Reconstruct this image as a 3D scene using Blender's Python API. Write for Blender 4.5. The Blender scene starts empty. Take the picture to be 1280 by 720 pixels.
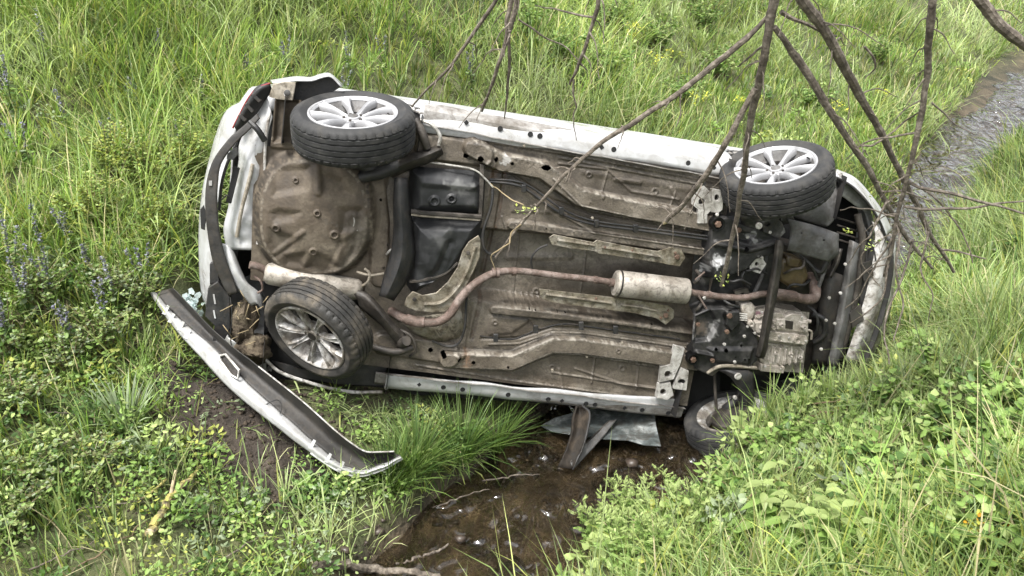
import bpy, math, random
import numpy as np
from mathutils import Vector, Matrix

random.seed(7)
rng = np.random.default_rng(11)
S = bpy.context.scene
COL = S.collection

# ------------------------------------------------------------------ camera
PITCH = math.radians(25.0)
FPX = 1100.0                       # focal length in pixels of a 1280 wide picture
cam_d = bpy.data.cameras.new("camera")
cam = bpy.data.objects.new("camera", cam_d)
COL.objects.link(cam)
cam.location = (0, 0, 0)
cam.rotation_euler = (math.pi / 2 - PITCH, 0, 0)
cam_d.sensor_width = 36.0
cam_d.lens = FPX * 36.0 / 1280.0
cam_d.clip_start = 0.05
cam_d.clip_end = 300
S.camera = cam
S.render.resolution_x, S.render.resolution_y = 1024, 576

# ------------------------------------------------------------------ light
SUN_EL, SUN_AZ = 66.0, 215.0       # high, from behind the photographer, veiled by cloud
w = bpy.data.worlds.new("World")
S.world = w
w.use_nodes = True
nt = w.node_tree
bg = nt.nodes["Background"]
sky = nt.nodes.new("ShaderNodeTexSky")
sky.sky_type = 'NISHITA'
sky.sun_disc = False
sky.sun_elevation = math.radians(SUN_EL)
sky.sun_rotation = math.radians(SUN_AZ)
sky.air_density = 1.0
sky.dust_density = 4.0
sky.ozone_density = 1.0
hsv = nt.nodes.new("ShaderNodeHueSaturation")
hsv.inputs["Saturation"].default_value = 0.16      # overcast: the cloud sheet is nearly white
nt.links.new(sky.outputs[0], hsv.inputs["Color"])
nt.links.new(hsv.outputs[0], bg.inputs["Color"])
bg.inputs["Strength"].default_value = 0.095
sun_d = bpy.data.lights.new("sun", 'SUN')
sun_d.energy = 1.5
sun_d.angle = math.radians(14)
sun_d.color = (1.0, 0.97, 0.92)
sun = bpy.data.objects.new("sun", sun_d)
COL.objects.link(sun)
_e, _a = math.radians(SUN_EL), math.radians(SUN_AZ)
sdir = Vector((math.sin(_a) * math.cos(_e), math.cos(_a) * math.cos(_e), math.sin(_e)))
sun.rotation_euler = sdir.to_track_quat('Z', 'Y').to_euler()
S.view_settings.view_transform = 'Standard'
S.view_settings.look = 'None'
S.view_settings.gamma = 1.0
S.view_settings.exposure = 2.2
S.view_settings.use_curve_mapping = False

# ------------------------------------------------------------------ pixel -> direction, car frame
WB = 2.44
RC = np.array([[0.9749212, 0.16051041, -0.15415923],
               [0.13240836, 0.13841462, 0.98148327],
               [-0.17887618, 0.97728082, -0.11369043]])
TC = np.array([0.2547349, 4.55376084, -2.04724847]) - RC @ np.array([WB / 2, 0, 0])
CAM_RIGHT = np.array([1.0, 0, 0])
CAM_UP = np.array([0, math.sin(PITCH), math.cos(PITCH)])
CAM_FWD = np.array([0, math.cos(PITCH), -math.sin(PITCH)])


def ray(px, py):
    return CAM_FWD + (px - 640) / FPX * CAM_RIGHT + (360 - py) / FPX * CAM_UP


CAMC = RC.T @ (-TC)


def C(px, py, z=0.0):
    """pixel -> point of the car's plane z (car axes: x forward, y up as it lies, z to the roof)"""
    d = RC.T @ ray(px, py)
    s = (z - CAMC[2]) / d[2]
    return CAMC + s * d


def axis_car(right, up, toward):
    v = right * CAM_RIGHT + up * CAM_UP - toward * CAM_FWD
    v = RC.T @ v
    return v / np.linalg.norm(v)


def at(px, py, dist):
    """pixel -> world point at a given depth along the viewing axis"""
    return ray(px, py) * dist


# ------------------------------------------------------------------ mesh helpers
def new_mesh(name, verts, faces, mat, parent=None, smooth=True, sharp=38):
    me = bpy.data.meshes.new(name)
    me.from_pydata([tuple(map(float, v)) for v in verts], [], [tuple(f) for f in faces])
    me.update()
    if smooth:
        me.polygons.foreach_set("use_smooth", [True] * len(me.polygons))
        me.set_sharp_from_angle(angle=math.radians(sharp))
    if mat:
        me.materials.append(mat)
    ob = bpy.data.objects.new(name, me)
    COL.objects.link(ob)
    if parent:
        ob.parent = parent
    return ob


def tag(o, label=None, cat=None, group=None, kind=None):
    if label: o["label"] = label
    if cat: o["category"] = cat
    if group: o["group"] = group
    if kind: o["kind"] = kind
    return o


def empty(name, parent=None, loc=(0, 0, 0)):
    o = bpy.data.objects.new(name, None)
    o.empty_display_size = 0.1
    COL.objects.link(o)
    o.location = loc
    if parent: o.parent = parent
    return o


def fix_normals(ob):
    import bmesh
    bm = bmesh.new()
    bm.from_mesh(ob.data)
    bmesh.ops.recalc_face_normals(bm, faces=bm.faces)
    bm.to_mesh(ob.data)
    bm.free()
    return ob


def bevel(ob, width=0.004, seg=2, angle=40):
    m = ob.modifiers.new("bevel", 'BEVEL')
    m.width = width
    m.segments = seg
    m.limit_method = 'ANGLE'
    m.angle_limit = math.radians(angle)
    return ob


def catmull(pts, n=6):
    P = np.array(pts, float)
    if len(P) < 3:
        t = np.linspace(0, 1, n + 1)[:, None]
        return P[0] * (1 - t) + P[-1] * t
    Q = np.vstack([2 * P[0] - P[1], P, 2 * P[-1] - P[-2]])
    out = []
    for i in range(1, len(Q) - 2):
        p0, p1, p2, p3 = Q[i - 1], Q[i], Q[i + 1], Q[i + 2]
        for k in range(n):
            t = k / n
            out.append(0.5 * (2 * p1 + (p2 - p0) * t + (2 * p0 - 5 * p1 + 4 * p2 - p3) * t * t
                              + (3 * p1 - p0 - 3 * p2 + p3) * t ** 3))
    out.append(P[-1])
    return np.array(out)


def tube_data(pts, radii, seg=10, caps=True, squash=1.0):
    P = np.array(pts, float)
    n = len(P)
    R = np.interp(np.linspace(0, 1, n), np.linspace(0, 1, len(radii)), radii) if np.ndim(radii) else np.full(n, radii)
    T = np.gradient(P, axis=0)
    T /= np.linalg.norm(T, axis=1)[:, None] + 1e-12
    up = np.array([0, 0, 1.0]) if abs(T[0][2]) < 0.9 else np.array([1.0, 0, 0])
    N = np.cross(T[0], up); N /= np.linalg.norm(N)
    V, F = [], []
    for i in range(n):
        N = N - T[i] * np.dot(N, T[i]); N /= np.linalg.norm(N)
        B = np.cross(T[i], N)
        for k in range(seg):
            a = 2 * math.pi * k / seg
            V.append(P[i] + R[i] * (math.cos(a) * N + squash * math.sin(a) * B))
    for i in range(n - 1):
        for k in range(seg):
            F.append((i * seg + k, i * seg + (k + 1) % seg, (i + 1) * seg + (k + 1) % seg, (i + 1) * seg + k))
    if caps:
        F.append(tuple(reversed(range(seg))))
        F.append(tuple((n - 1) * seg + k for k in range(seg)))
    return V, F


def tube(name, pts, radii, mat, parent=None, seg=10, smooth=0, caps=True):
    P = catmull(pts, smooth) if smooth else np.array(pts, float)
    V, F = tube_data(P, radii, seg, caps)
    return new_mesh(name, V, F, mat, parent)


def px_tube(name, pts, r, mat, parent, seg=10, smooth=6):
    """pts: (px, py, z) on the car"""
    return tube(name, [C(*p) for p in pts], r, mat, parent, seg, smooth)


def plate(name, pts, th, mat, parent, z=0.0, cham=0.004, holes=(), bev=True):
    """outline in pixels on the car plane z (a point may carry its own z), th thick away from the viewer"""
    loop = [C(p[0], p[1], p[2] if len(p) > 2 else z) for p in pts]
    return plate3(name, loop, np.array([0, 0, 1.0]) * th, mat, parent, cham,
                  [[C(hx + hr * ex * math.cos(a), hy + hr * math.sin(a), hz) for a in np.linspace(0, 2 * math.pi, 12, endpoint=False)]
                   for hx, hy, hr, ex, hz in holes], bev)


def plate3(name, loop, off, mat, parent, cham=0.004, holes=(), bev=True):
    from mathutils.geometry import tessellate_polygon
    loops = [loop] + list(holes)
    flat = [Vector(p) for l in loops for p in l]
    tris = tessellate_polygon([[Vector(p) for p in l] for l in loops])
    n = len(flat)
    V = [np.array(p) for p in flat] + [np.array(p) + off for p in flat]
    F = []
    for t in tris:
        F.append(tuple(t)); F.append(tuple(i + n for i in reversed(t)))
    s = 0
    for l in loops:
        m = len(l)
        for k in range(m):
            a, b = s + k, s + (k + 1) % m
            F.append((a, b, b + n, a + n))
        s += m
    ob = new_mesh(name, V, F, mat, parent)
    fix_normals(ob)
    if bev and not holes:
        bevel(ob, cham)
    return ob


def sheet(name, rows, mat, parent, sub=4, th=0.004, conv=None, wob=.004):
    """smooth sheet through rows of control points; conv turns a control point into xyz"""
    G = [[np.array(conv(p) if conv else C(*p)) for p in r] for r in rows]
    G = [catmull(r, sub) for r in G]
    G = np.array(G)
    G = np.stack([catmull(G[:, j], sub) for j in range(G.shape[1])], 1)
    G[..., 2] += wob * (NA(G[..., 0] * 26 + 50, G[..., 1] * 26 + G[..., 2] * 9 + 50) - .5) * 2
    nr, nc = G.shape[:2]
    V = G.reshape(-1, 3)
    F = [(i * nc + j, i * nc + j + 1, (i + 1) * nc + j + 1, (i + 1) * nc + j) for i in range(nr - 1) for j in range(nc - 1)]
    ob = new_mesh(name, V, F, mat, parent)
    if th:
        m = ob.modifiers.new("solid", 'SOLIDIFY'); m.thickness = th; m.offset = 0
    return ob


def lathe_data(profile, seg, close=False):
    """profile: list of (r, h); axis +z"""
    V, F = [], []
    n = len(profile)
    for r, h in profile:
        for k in range(seg):
            a = 2 * math.pi * k / seg
            V.append((r * math.cos(a), r * math.sin(a), h))
    for i in range(n - 1 + (1 if close else 0)):
        j = (i + 1) % n
        for k in range(seg):
            F.append((i * seg + k, i * seg + (k + 1) % seg, j * seg + (k + 1) % seg, j * seg + k))
    return V, F


def basis(axis, hint=(1, 0, 0)):
    a = np.array(axis, float); a /= np.linalg.norm(a)
    u = np.array(hint, float) - a * np.dot(hint, a)
    if np.linalg.norm(u) < 1e-6:
        u = np.cross(a, (0, 0, 1))
    u /= np.linalg.norm(u)
    v = np.cross(a, u)
    return np.column_stack([u, v, a])


def stud(name, p, r, h, mat, parent, n=6, axis=(0, 0, -1)):
    B = basis(axis)
    prof = [(0.0001, 0), (r, 0), (r, h * .75), (r * .8, h), (0.0001, h)]
    V, F = lathe_data(prof, n)
    return new_mesh(name, [B @ np.array(v) + p for v in V], F, mat, parent, sharp=25)


# ------------------------------------------------------------------ materials
def nodes_of(m):
    m.use_nodes = True
    return m.node_tree, m.node_tree.nodes["Principled BSDF"]


def material(name, cols, scale=8.0, rough=(0.5, 0.8), metal=0.0, bump=0.15, bscale=60.0, spec=0.4, detail=6.0,
             fine=0.0, attr=None, gain=0.55, grime=0.0, gcol=(.045, .036, .027), gscale=22.0):
    """colour ramp over layered noise in object space; cols: list of (position, rgb)"""
    m = bpy.data.materials.new(name)
    t, b = nodes_of(m)
    L = t.links.new
    tc = t.nodes.new("ShaderNodeTexCoord")
    n1 = t.nodes.new("ShaderNodeTexNoise")
    n1.inputs["Scale"].default_value = scale
    n1.inputs["Detail"].default_value = detail
    n1.inputs["Roughness"].default_value = 0.62
    n1.inputs["Distortion"].default_value = 0.4
    L(tc.outputs["Object"], n1.inputs["Vector"])
    r = t.nodes.new("ShaderNodeValToRGB")
    els = r.color_ramp.elements
    while len(els) < len(cols): els.new(0.5)
    for e, (p, c) in zip(els, cols):
        e.position = p; e.color = (*[v * gain for v in c], 1)
    L(n1.outputs["Fac"], r.inputs[0])
    colout = r.outputs[0]
    n2 = t.nodes.new("ShaderNodeTexNoise")
    n2.inputs["Scale"].default_value = bscale
    n2.inputs["Detail"].default_value = 5
    L(tc.outputs["Object"], n2.inputs["Vector"])
    if fine:
        mx = t.nodes.new("ShaderNodeMix"); mx.data_type = 'RGBA'; mx.blend_type = 'OVERLAY'
        mx.inputs[0].default_value = fine
        L(colout, mx.inputs[6])
        L(n2.outputs["Fac"], mx.inputs[7])
        colout = mx.outputs[2]
    if attr:      # painted scuffs, dust, crease shading and highlights: colour in the attribute, its alpha the amount
        at_ = t.nodes.new("ShaderNodeAttribute"); at_.attribute_name = attr
        mx2 = t.nodes.new("ShaderNodeMix"); mx2.data_type = 'RGBA'
        L(at_.outputs["Alpha"], mx2.inputs[0]); L(colout, mx2.inputs[6]); L(at_.outputs["Color"], mx2.inputs[7])
        colout = mx2.outputs[2]
    if grime:     # patchy road dirt: two scales of noise cut hard enough to leave edges
        n3 = t.nodes.new("ShaderNodeTexNoise"); n3.inputs["Scale"].default_value = gscale; n3.inputs["Detail"].default_value = 8
        n3.inputs["Roughness"].default_value = .72; n3.inputs["Distortion"].default_value = 1.1
        L(tc.outputs["Object"], n3.inputs["Vector"])
        g = t.nodes.new("ShaderNodeMapRange"); g.inputs[1].default_value = .48; g.inputs[2].default_value = .62; g.inputs[4].default_value = grime
        L(n3.outputs["Fac"], g.inputs[0])
        mx3 = t.nodes.new("ShaderNodeMix"); mx3.data_type = 'RGBA'
        L(g.outputs[0], mx3.inputs[0]); L(colout, mx3.inputs[6]); mx3.inputs[7].default_value = (*gcol, 1)
        colout = mx3.outputs[2]
    L(colout, b.inputs["Base Color"])
    mr = t.nodes.new("ShaderNodeMapRange")
    mr.inputs[3].default_value = rough[0]; mr.inputs[4].default_value = rough[1]
    mr.inputs[1].default_value = 0.3; mr.inputs[2].default_value = 0.7
    L(n1.outputs["Fac"], mr.inputs[0]); L(mr.outputs[0], b.inputs["Roughness"])
    b.inputs["Metallic"].default_value = metal
    b.inputs["Specular IOR Level"].default_value = spec
    if bump:
        bp = t.nodes.new("ShaderNodeBump")
        bp.inputs["Strength"].default_value = bump
        bp.inputs["Distance"].default_value = 0.01
        L(n2.outputs["Fac"], bp.inputs["Height"]); L(bp.outputs[0], b.inputs["Normal"])
    return m


def flat(name, c, rough=0.5, metal=0.0, **k):
    d = tuple(x * 0.72 for x in c)
    return material(name, [(0.3, d), (0.62, c)], rough=(rough * .8, min(1, rough * 1.2)), metal=metal, **k)


M = {}
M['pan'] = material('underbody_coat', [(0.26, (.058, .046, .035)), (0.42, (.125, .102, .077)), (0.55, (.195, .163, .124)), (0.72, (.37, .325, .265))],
                    scale=3.4, rough=(.4, .72), bump=.3, bscale=110, fine=.45, attr='wear_shade', grime=.55, gain=.52, spec=.5, gscale=26, gcol=(.030, .024, .018))
M['pan_brown'] = material('dusty_brown_steel', [(0.28, (.07, .052, .036)), (0.48, (.145, .112, .078)), (0.68, (.27, .225, .165))],
                          scale=6, rough=(.55, .85), bump=.25, bscale=70, fine=.3, attr='wear_shade', grime=.5, gain=.46)
M['dusty_metal'] = material('dusty_beige_metal', [(0.3, (.22, .18, .13)), (0.5, (.42, .37, .29)), (0.7, (.58, .53, .45))],
                            scale=9, rough=(.45, .75), metal=.2, bump=.25, bscale=80, fine=.3, grime=0.6)
M['shield'] = material('aluminium_heat_shield', [(0.3, (.2, .16, .11)), (0.5, (.42, .37, .28)), (0.7, (.62, .58, .5))],
                       scale=12, rough=(.35, .6), metal=.45, bump=.4, bscale=60, fine=.3, grime=.75, gain=.45)
M['silver'] = material('bare_bracket_steel', [(0.3, (.30, .28, .25)), (0.5, (.55, .53, .49)), (0.7, (.75, .73, .70))],
                       scale=12, rough=(.35, .65), metal=.3, bump=.2, bscale=70, fine=.25, grime=0.55, gain=0.7)
M['paint'] = material('white_silver_paint', [(0.25, (.36, .35, .33)), (0.42, (.58, .58, .57)), (0.6, (.70, .71, .72))],
                      scale=4, rough=(.22, .4), metal=.05, bump=.05, bscale=30, spec=.5, gain=.55, grime=.4, gscale=7, gcol=(.17, .155, .135))
M['paint_dirty'] = material('scuffed_white_paint', [(0.28, (.17, .14, .11)), (0.40, (.38, .35, .31)), (0.52, (.60, .58, .55)), (0.68, (.74, .73, .72))],
                            scale=9, rough=(.35, .7), bump=.2, bscale=60, fine=.3, grime=0.75, gain=.62)
M['rust'] = material('rusty_exhaust_steel', [(0.3, (.10, .065, .05)), (0.48, (.20, .14, .115)), (0.66, (.36, .29, .255))],
                     scale=14, rough=(.6, .85), metal=.15, bump=.4, bscale=120, fine=.35, grime=.6)
M['muffler'] = material('muffler_steel', [(0.3, (.30, .26, .21)), (0.5, (.48, .44, .38)), (0.7, (.62, .57, .50))],
                        scale=7, rough=(.4, .65), metal=.35, bump=.15, bscale=80, fine=.25, grime=.6, gain=.62)
M['tyre'] = material('tyre_rubber', [(0.3, (.010, .010, .010)), (0.5, (.020, .020, .020)), (0.72, (.05, .047, .042))],
                     scale=9, rough=(.6, .85), bump=.12, bscale=140, fine=.2, gain=0.9)
M['tyre_mud'] = material('muddy_tyre_rubber', [(0.3, (.012, .012, .011)), (0.48, (.028, .026, .023)), (0.66, (.10, .085, .065))],
                         scale=7, rough=(.6, .9), bump=.2, bscale=140, fine=.3, gain=0.9)
M['alloy'] = material('alloy_wheel_silver', [(0.25, (.40, .40, .40)), (0.45, (.60, .60, .61)), (0.7, (.70, .70, .71))],
                      scale=5, rough=(.25, .4), metal=.35, bump=.03, bscale=60, gain=.54)
M['alloy_mud'] = material('muddy_alloy', [(0.3, (.12, .10, .08)), (0.46, (.32, .29, .25)), (0.6, (.6, .59, .57))],
                          scale=11, rough=(.35, .75), metal=.3, bump=.3, bscale=60, fine=.3, grime=0.7, gain=0.7)
M['black'] = material('black_plastic', [(0.3, (.012, .012, .013)), (0.55, (.03, .03, .03)), (0.75, (.075, .07, .065))],
                      scale=8, rough=(.4, .7), bump=.15, bscale=90, fine=.2, grime=0.35)
M['tank'] = material('fuel_tank_plastic', [(0.33, (.012, .013, .014)), (0.5, (.032, .033, .035)), (0.62, (.065, .065, .066)), (0.74, (.24, .235, .23))],
                     scale=7, rough=(.35, .65), bump=.15, bscale=50, fine=.2, grime=0.4)
M['dkmetal'] = material('dark_oily_steel', [(0.3, (.022, .020, .018)), (0.5, (.06, .053, .046)), (0.72, (.16, .14, .12))],
                        scale=11, rough=(.4, .7), metal=.25, bump=.25, bscale=90, fine=.3, grime=0.5)
M['subframe'] = material('black_subframe_steel', [(0.34, (.012, .012, .013)), (0.5, (.035, .034, .034)), (0.60, (.10, .095, .09)), (0.72, (.45, .44, .43))],
                         scale=10, rough=(.35, .65), metal=.2, bump=.25, bscale=70, fine=.25, grime=0.5)
M['cast'] = material('cast_aluminium', [(0.3, (.22, .19, .155)), (0.5, (.40, .36, .31)), (0.7, (.54, .50, .45))],
                     scale=14, rough=(.45, .7), metal=.25, bump=.45, bscale=110, fine=.35, grime=.35, gain=.85)
M['sump'] = material('oily_brown_sump', [(0.3, (.05, .035, .015)), (0.5, (.12, .085, .035)), (0.7, (.20, .15, .07))],
                     scale=9, rough=(.35, .6), bump=.2, bscale=60, fine=.3, grime=0.5)
M['grey_plastic'] = material('grey_splash_plastic', [(0.3, (.07, .068, .066)), (0.5, (.14, .138, .135)), (0.7, (.26, .255, .25))],
                             scale=7, rough=(.45, .7), bump=.15, bscale=60, fine=.25, grime=0.5)
M['liner'] = material('dark_inner_plastic', [(0.3, (.03, .028, .026)), (0.5, (.075, .07, .064)), (0.7, (.17, .155, .135))],
                      scale=5, rough=(.5, .75), bump=.15, bscale=70, fine=.3, grime=.5, gain=.28)
M['rim_dark'] = material('dusty_rim_inside', [(0.3, (.06, .055, .05)), (0.6, (.18, .17, .16))], scale=9, rough=(.5, .8), metal=.2, bump=.2, gain=.7)
M['rim_dark_barrel'] = M['rim_dark']
M['trim'] = material('wet_dark_trim', [(0.3, (.012, .010, .008)), (0.5, (.03, .024, .018)), (0.7, (.08, .062, .045))], scale=14, rough=(.6, .9), bump=.4, bscale=50, gain=.55, spec=.2)
M['sill_paint'] = material('dusty_sill_paint', [(0.28, (.13, .105, .08)), (0.42, (.30, .275, .24)), (0.55, (.50, .48, .45)), (0.70, (.70, .69, .67))], scale=6, rough=(.4, .75), bump=.2, bscale=60, fine=.4, gain=.44, grime=.65, gscale=18, gcol=(.07, .057, .044))
M['red'] = flat('red_lens', (.35, .02, .02), .35)
M['nut'] = flat('rusty_bolt', (.22, .14, .10), .6, .3)
M['gap_shade'] = flat('painted_gap_shade', (.02, .02, .02), .9)  # near-black that stands for unlit space behind gaps and in holes
M['bark'] = material('grey_brown_bark', [(0.3, (.035, .028, .022)), (0.5, (.085, .07, .055)), (0.7, (.19, .165, .135))],
                     scale=30, rough=(.75, .95), bump=.6, bscale=90, fine=.4, gain=1.15)
M['wood'] = flat('bare_split_wood', (.62, .50, .32), .8)
M['lichen'] = material('yellow_lichen_bark', [(0.36, (.10, .08, .06)), (0.50, (.26, .22, .09)), (0.66, (.42, .37, .10))],
                       scale=22, rough=(.8, .95), bump=.6, bscale=90, fine=.3, gain=.75)
M['straw'] = flat('dry_straw', (.42, .33, .19), .9)
M['stone'] = material('wet_stone', [(0.3, (.06, .045, .035)), (0.5, (.13, .10, .08)), (0.7, (.22, .18, .15))],
                      scale=9, rough=(.2, .5), bump=.4, bscale=40, fine=.3, gain=.4)
M['soil_clod'] = material('soil_clod', [(0.3, (.05, .033, .022)), (0.5, (.11, .078, .052)), (0.7, (.19, .145, .10))],
                          scale=14, rough=(.8, .98), bump=.6, bscale=60, fine=.4, gain=.33)


def glass_mat(name, tint, rough=.05):
    m = bpy.data.materials.new(name)
    t, b = nodes_of(m)
    b.inputs["Base Color"].default_value = (*tint, 1)
    b.inputs["Roughness"].default_value = rough
    b.inputs["Transmission Weight"].default_value = .75
    b.inputs["IOR"].default_value = 1.45
    return m


M['glass'] = glass_mat('tinted_glass', (.45, .6, .6))
M['glass_crushed'] = glass_mat('crushed_glass', (.8, .9, .9), .3)

# ------------------------------------------------------------------ terrain
WATER = -3.13
P0 = np.array([-0.19, 3.34]); SD = np.array([.6, .8]); SN = np.array([.8, -.6])   # stream line, direction, right-hand normal


class Noise2:
    def __init__(self, seed, n=64):
        self.n = n
        self.g = np.random.default_rng(seed).random((n, n))

    def __call__(self, x, y):
        n = self.n
        xi, yi = np.floor(x).astype(int), np.floor(y).astype(int)
        fx, fy = x - xi, y - yi
        fx, fy = fx * fx * (3 - 2 * fx), fy * fy * (3 - 2 * fy)
        g = self.g
        a, b = g[xi % n, yi % n], g[(xi + 1) % n, yi % n]
        c, d = g[xi % n, (yi + 1) % n], g[(xi + 1) % n, (yi + 1) % n]
        return (a * (1 - fx) + b * fx) * (1 - fy) + (c * (1 - fx) + d * fx) * fy


NA, NB, NC_, ND = Noise2(1), Noise2(2), Noise2(3), Noise2(4)


def smooth(a, b, x):
    t = np.clip((x - a) / (b - a), 0, 1)
    return t * t * (3 - 2 * t)


def stream_coords(x, y):
    s = (x - P0[0]) * SD[0] + (y - P0[1]) * SD[1]
    d = (x - P0[0]) * SN[0] + (y - P0[1]) * SN[1]
    d = d + 0.10 * np.sin(s * 0.9) + 0.12 * (NA(s * .8 + 5, s * 0 + 2.5) - .5)
    d = d - 0.40 * smooth(2.2, 5.0, s) * (1 - .7 * smooth(8, 13, s))
    return s, d


CI = np.linalg.inv(RC)


def car_xy(x, y, z):
    q = np.stack([x - TC[0], y - TC[1], z - TC[2]], -1) @ RC      # = RC^T (p - T)
    return q


def terrain(x, y):
    x = np.asarray(x, float); y = np.asarray(y, float)
    s, d = stream_coords(x, y)
    hw = 0.47 - 0.12 * smooth(2.5, 5, s) + 0.20 * smooth(7, 12, s)
    bed = WATER - 0.10 - 0.07 * (NB(x * 3, y * 3) - .5) * 1.6
    L = -d - hw
    left = WATER + 0.02 + 0.36 * np.clip(L, 0, 1.6) + 0.50 * np.clip(L - 1.6, 0, 60) + 0.10 * smooth(-.02, .12, L)
    Rr = d - hw - 0.22 * smooth(.2, .9, s) * smooth(3.4, 2.4, s)
    right = WATER + 0.05 + 0.52 * np.clip(Rr, 0, 2.2) + 0.22 * np.clip(Rr - 2.2, 0, 40) + 0.14 * smooth(-.02, .15, Rr)
    cap_l, cap_r = WATER + 2.5, WATER + 1.9
    left = cap_l - np.log1p(np.exp((cap_l - left) * 4.0)) / 4.0 + .0
    right = cap_r - np.log1p(np.exp((cap_r - right) * 4.0)) / 4.0
    h = np.where(d < 0, left, right)
    k = np.where(d < 0, smooth(-.12, .08, L), smooth(-.12, .08, Rr))
    h = bed * (1 - k) + h * k
    rough = 0.16 * (NA(x * .9 + 3, y * .9) - .5) + 0.08 * (NB(x * 2.3, y * 2.3) - .5) + 0.03 * (NC_(x * 7, y * 7) - .5)
    h = h + rough * k * smooth(0, .6, np.abs(d) - hw + .1)
    # the wreck has pressed a hollow into the bank
    zb = np.clip(h, -9, 9)
    for _ in range(2):
        q = car_xy(x, y, zb)
        # height of the car's lower side under this point
        low = TC[2] + q[..., 0] * RC[2, 0] + (-.84) * RC[2, 1] + q[..., 2] * RC[2, 2] - .015
        ox = np.maximum(np.maximum(-.72 - q[..., 0], q[..., 0] - 3.25), 0)
        oz = np.maximum(np.maximum(-.02 - q[..., 2], q[..., 2] - 1.42), 0)
        od = np.hypot(ox, oz)
        cap = low + np.maximum(od - .03, 0) * 3.0
        zb = np.minimum(h, cap)
    return zb


def terrain1(x, y):
    return float(terrain(np.array([x]), np.array([y]))[0])


def ground_hit(px, py, tmax=40):
    d = ray(px, py)
    t = np.linspace(1.2, tmax, 4000)
    P = d[None] * t[:, None]
    g = np.maximum(terrain(P[:, 0], P[:, 1]), WATER)
    i = np.argmax(P[:, 2] < g)
    return np.array([P[i, 0], P[i, 1], g[i]])


def grid_object(name, xs, ys, zfun, mat):
    X, Y = np.meshgrid(xs, ys, indexing='ij')
    Z = zfun(X, Y)
    V = np.stack([X, Y, Z], -1).reshape(-1, 3)
    n, m = len(xs), len(ys)
    i, j = np.meshgrid(np.arange(n - 1), np.arange(m - 1), indexing='ij')
    a = (i * m + j).ravel()
    F = np.stack([a, a + m, a + m + 1, a + 1], 1)
    return fast_mesh(name, V, F, mat, smooth=True)


def fast_mesh(name, V, F, mat, smooth=True, col=None, parent=None, tris=None):
    """V (n,3); F (k,4) quads and/or tris (k,3)"""
    me = bpy.data.meshes.new(name)
    V = np.ascontiguousarray(V, np.float32)
    loops, starts = [], []
    o = 0
    for A in (F, tris):
        if A is None or len(A) == 0: continue
        loops.append(A.ravel()); starts.append(o + np.arange(len(A)) * A.shape[1]); o += A.size
    loops = np.concatenate(loops).astype(np.int32); starts = np.concatenate(starts).astype(np.int32)
    me.vertices.add(len(V)); me.vertices.foreach_set("co", V.ravel())
    me.loops.add(len(loops)); me.loops.foreach_set("vertex_index", loops)
    me.polygons.add(len(starts)); me.polygons.foreach_set("loop_start", starts)
    me.update(calc_edges=True)
    if smooth:
        me.polygons.foreach_set("use_smooth", np.ones(len(starts), bool))
    if col is not None:
        a = me.attributes.new("col", 'FLOAT_COLOR', 'POINT')
        c4 = np.ones((len(V), 4), np.float32); c4[:, :3] = col
        a.data.foreach_set("color", c4.ravel())
    if mat: me.materials.append(mat)
    ob = bpy.data.objects.new(name, me)
    COL.objects.link(ob)
    if parent: ob.parent = parent
    return ob


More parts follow.
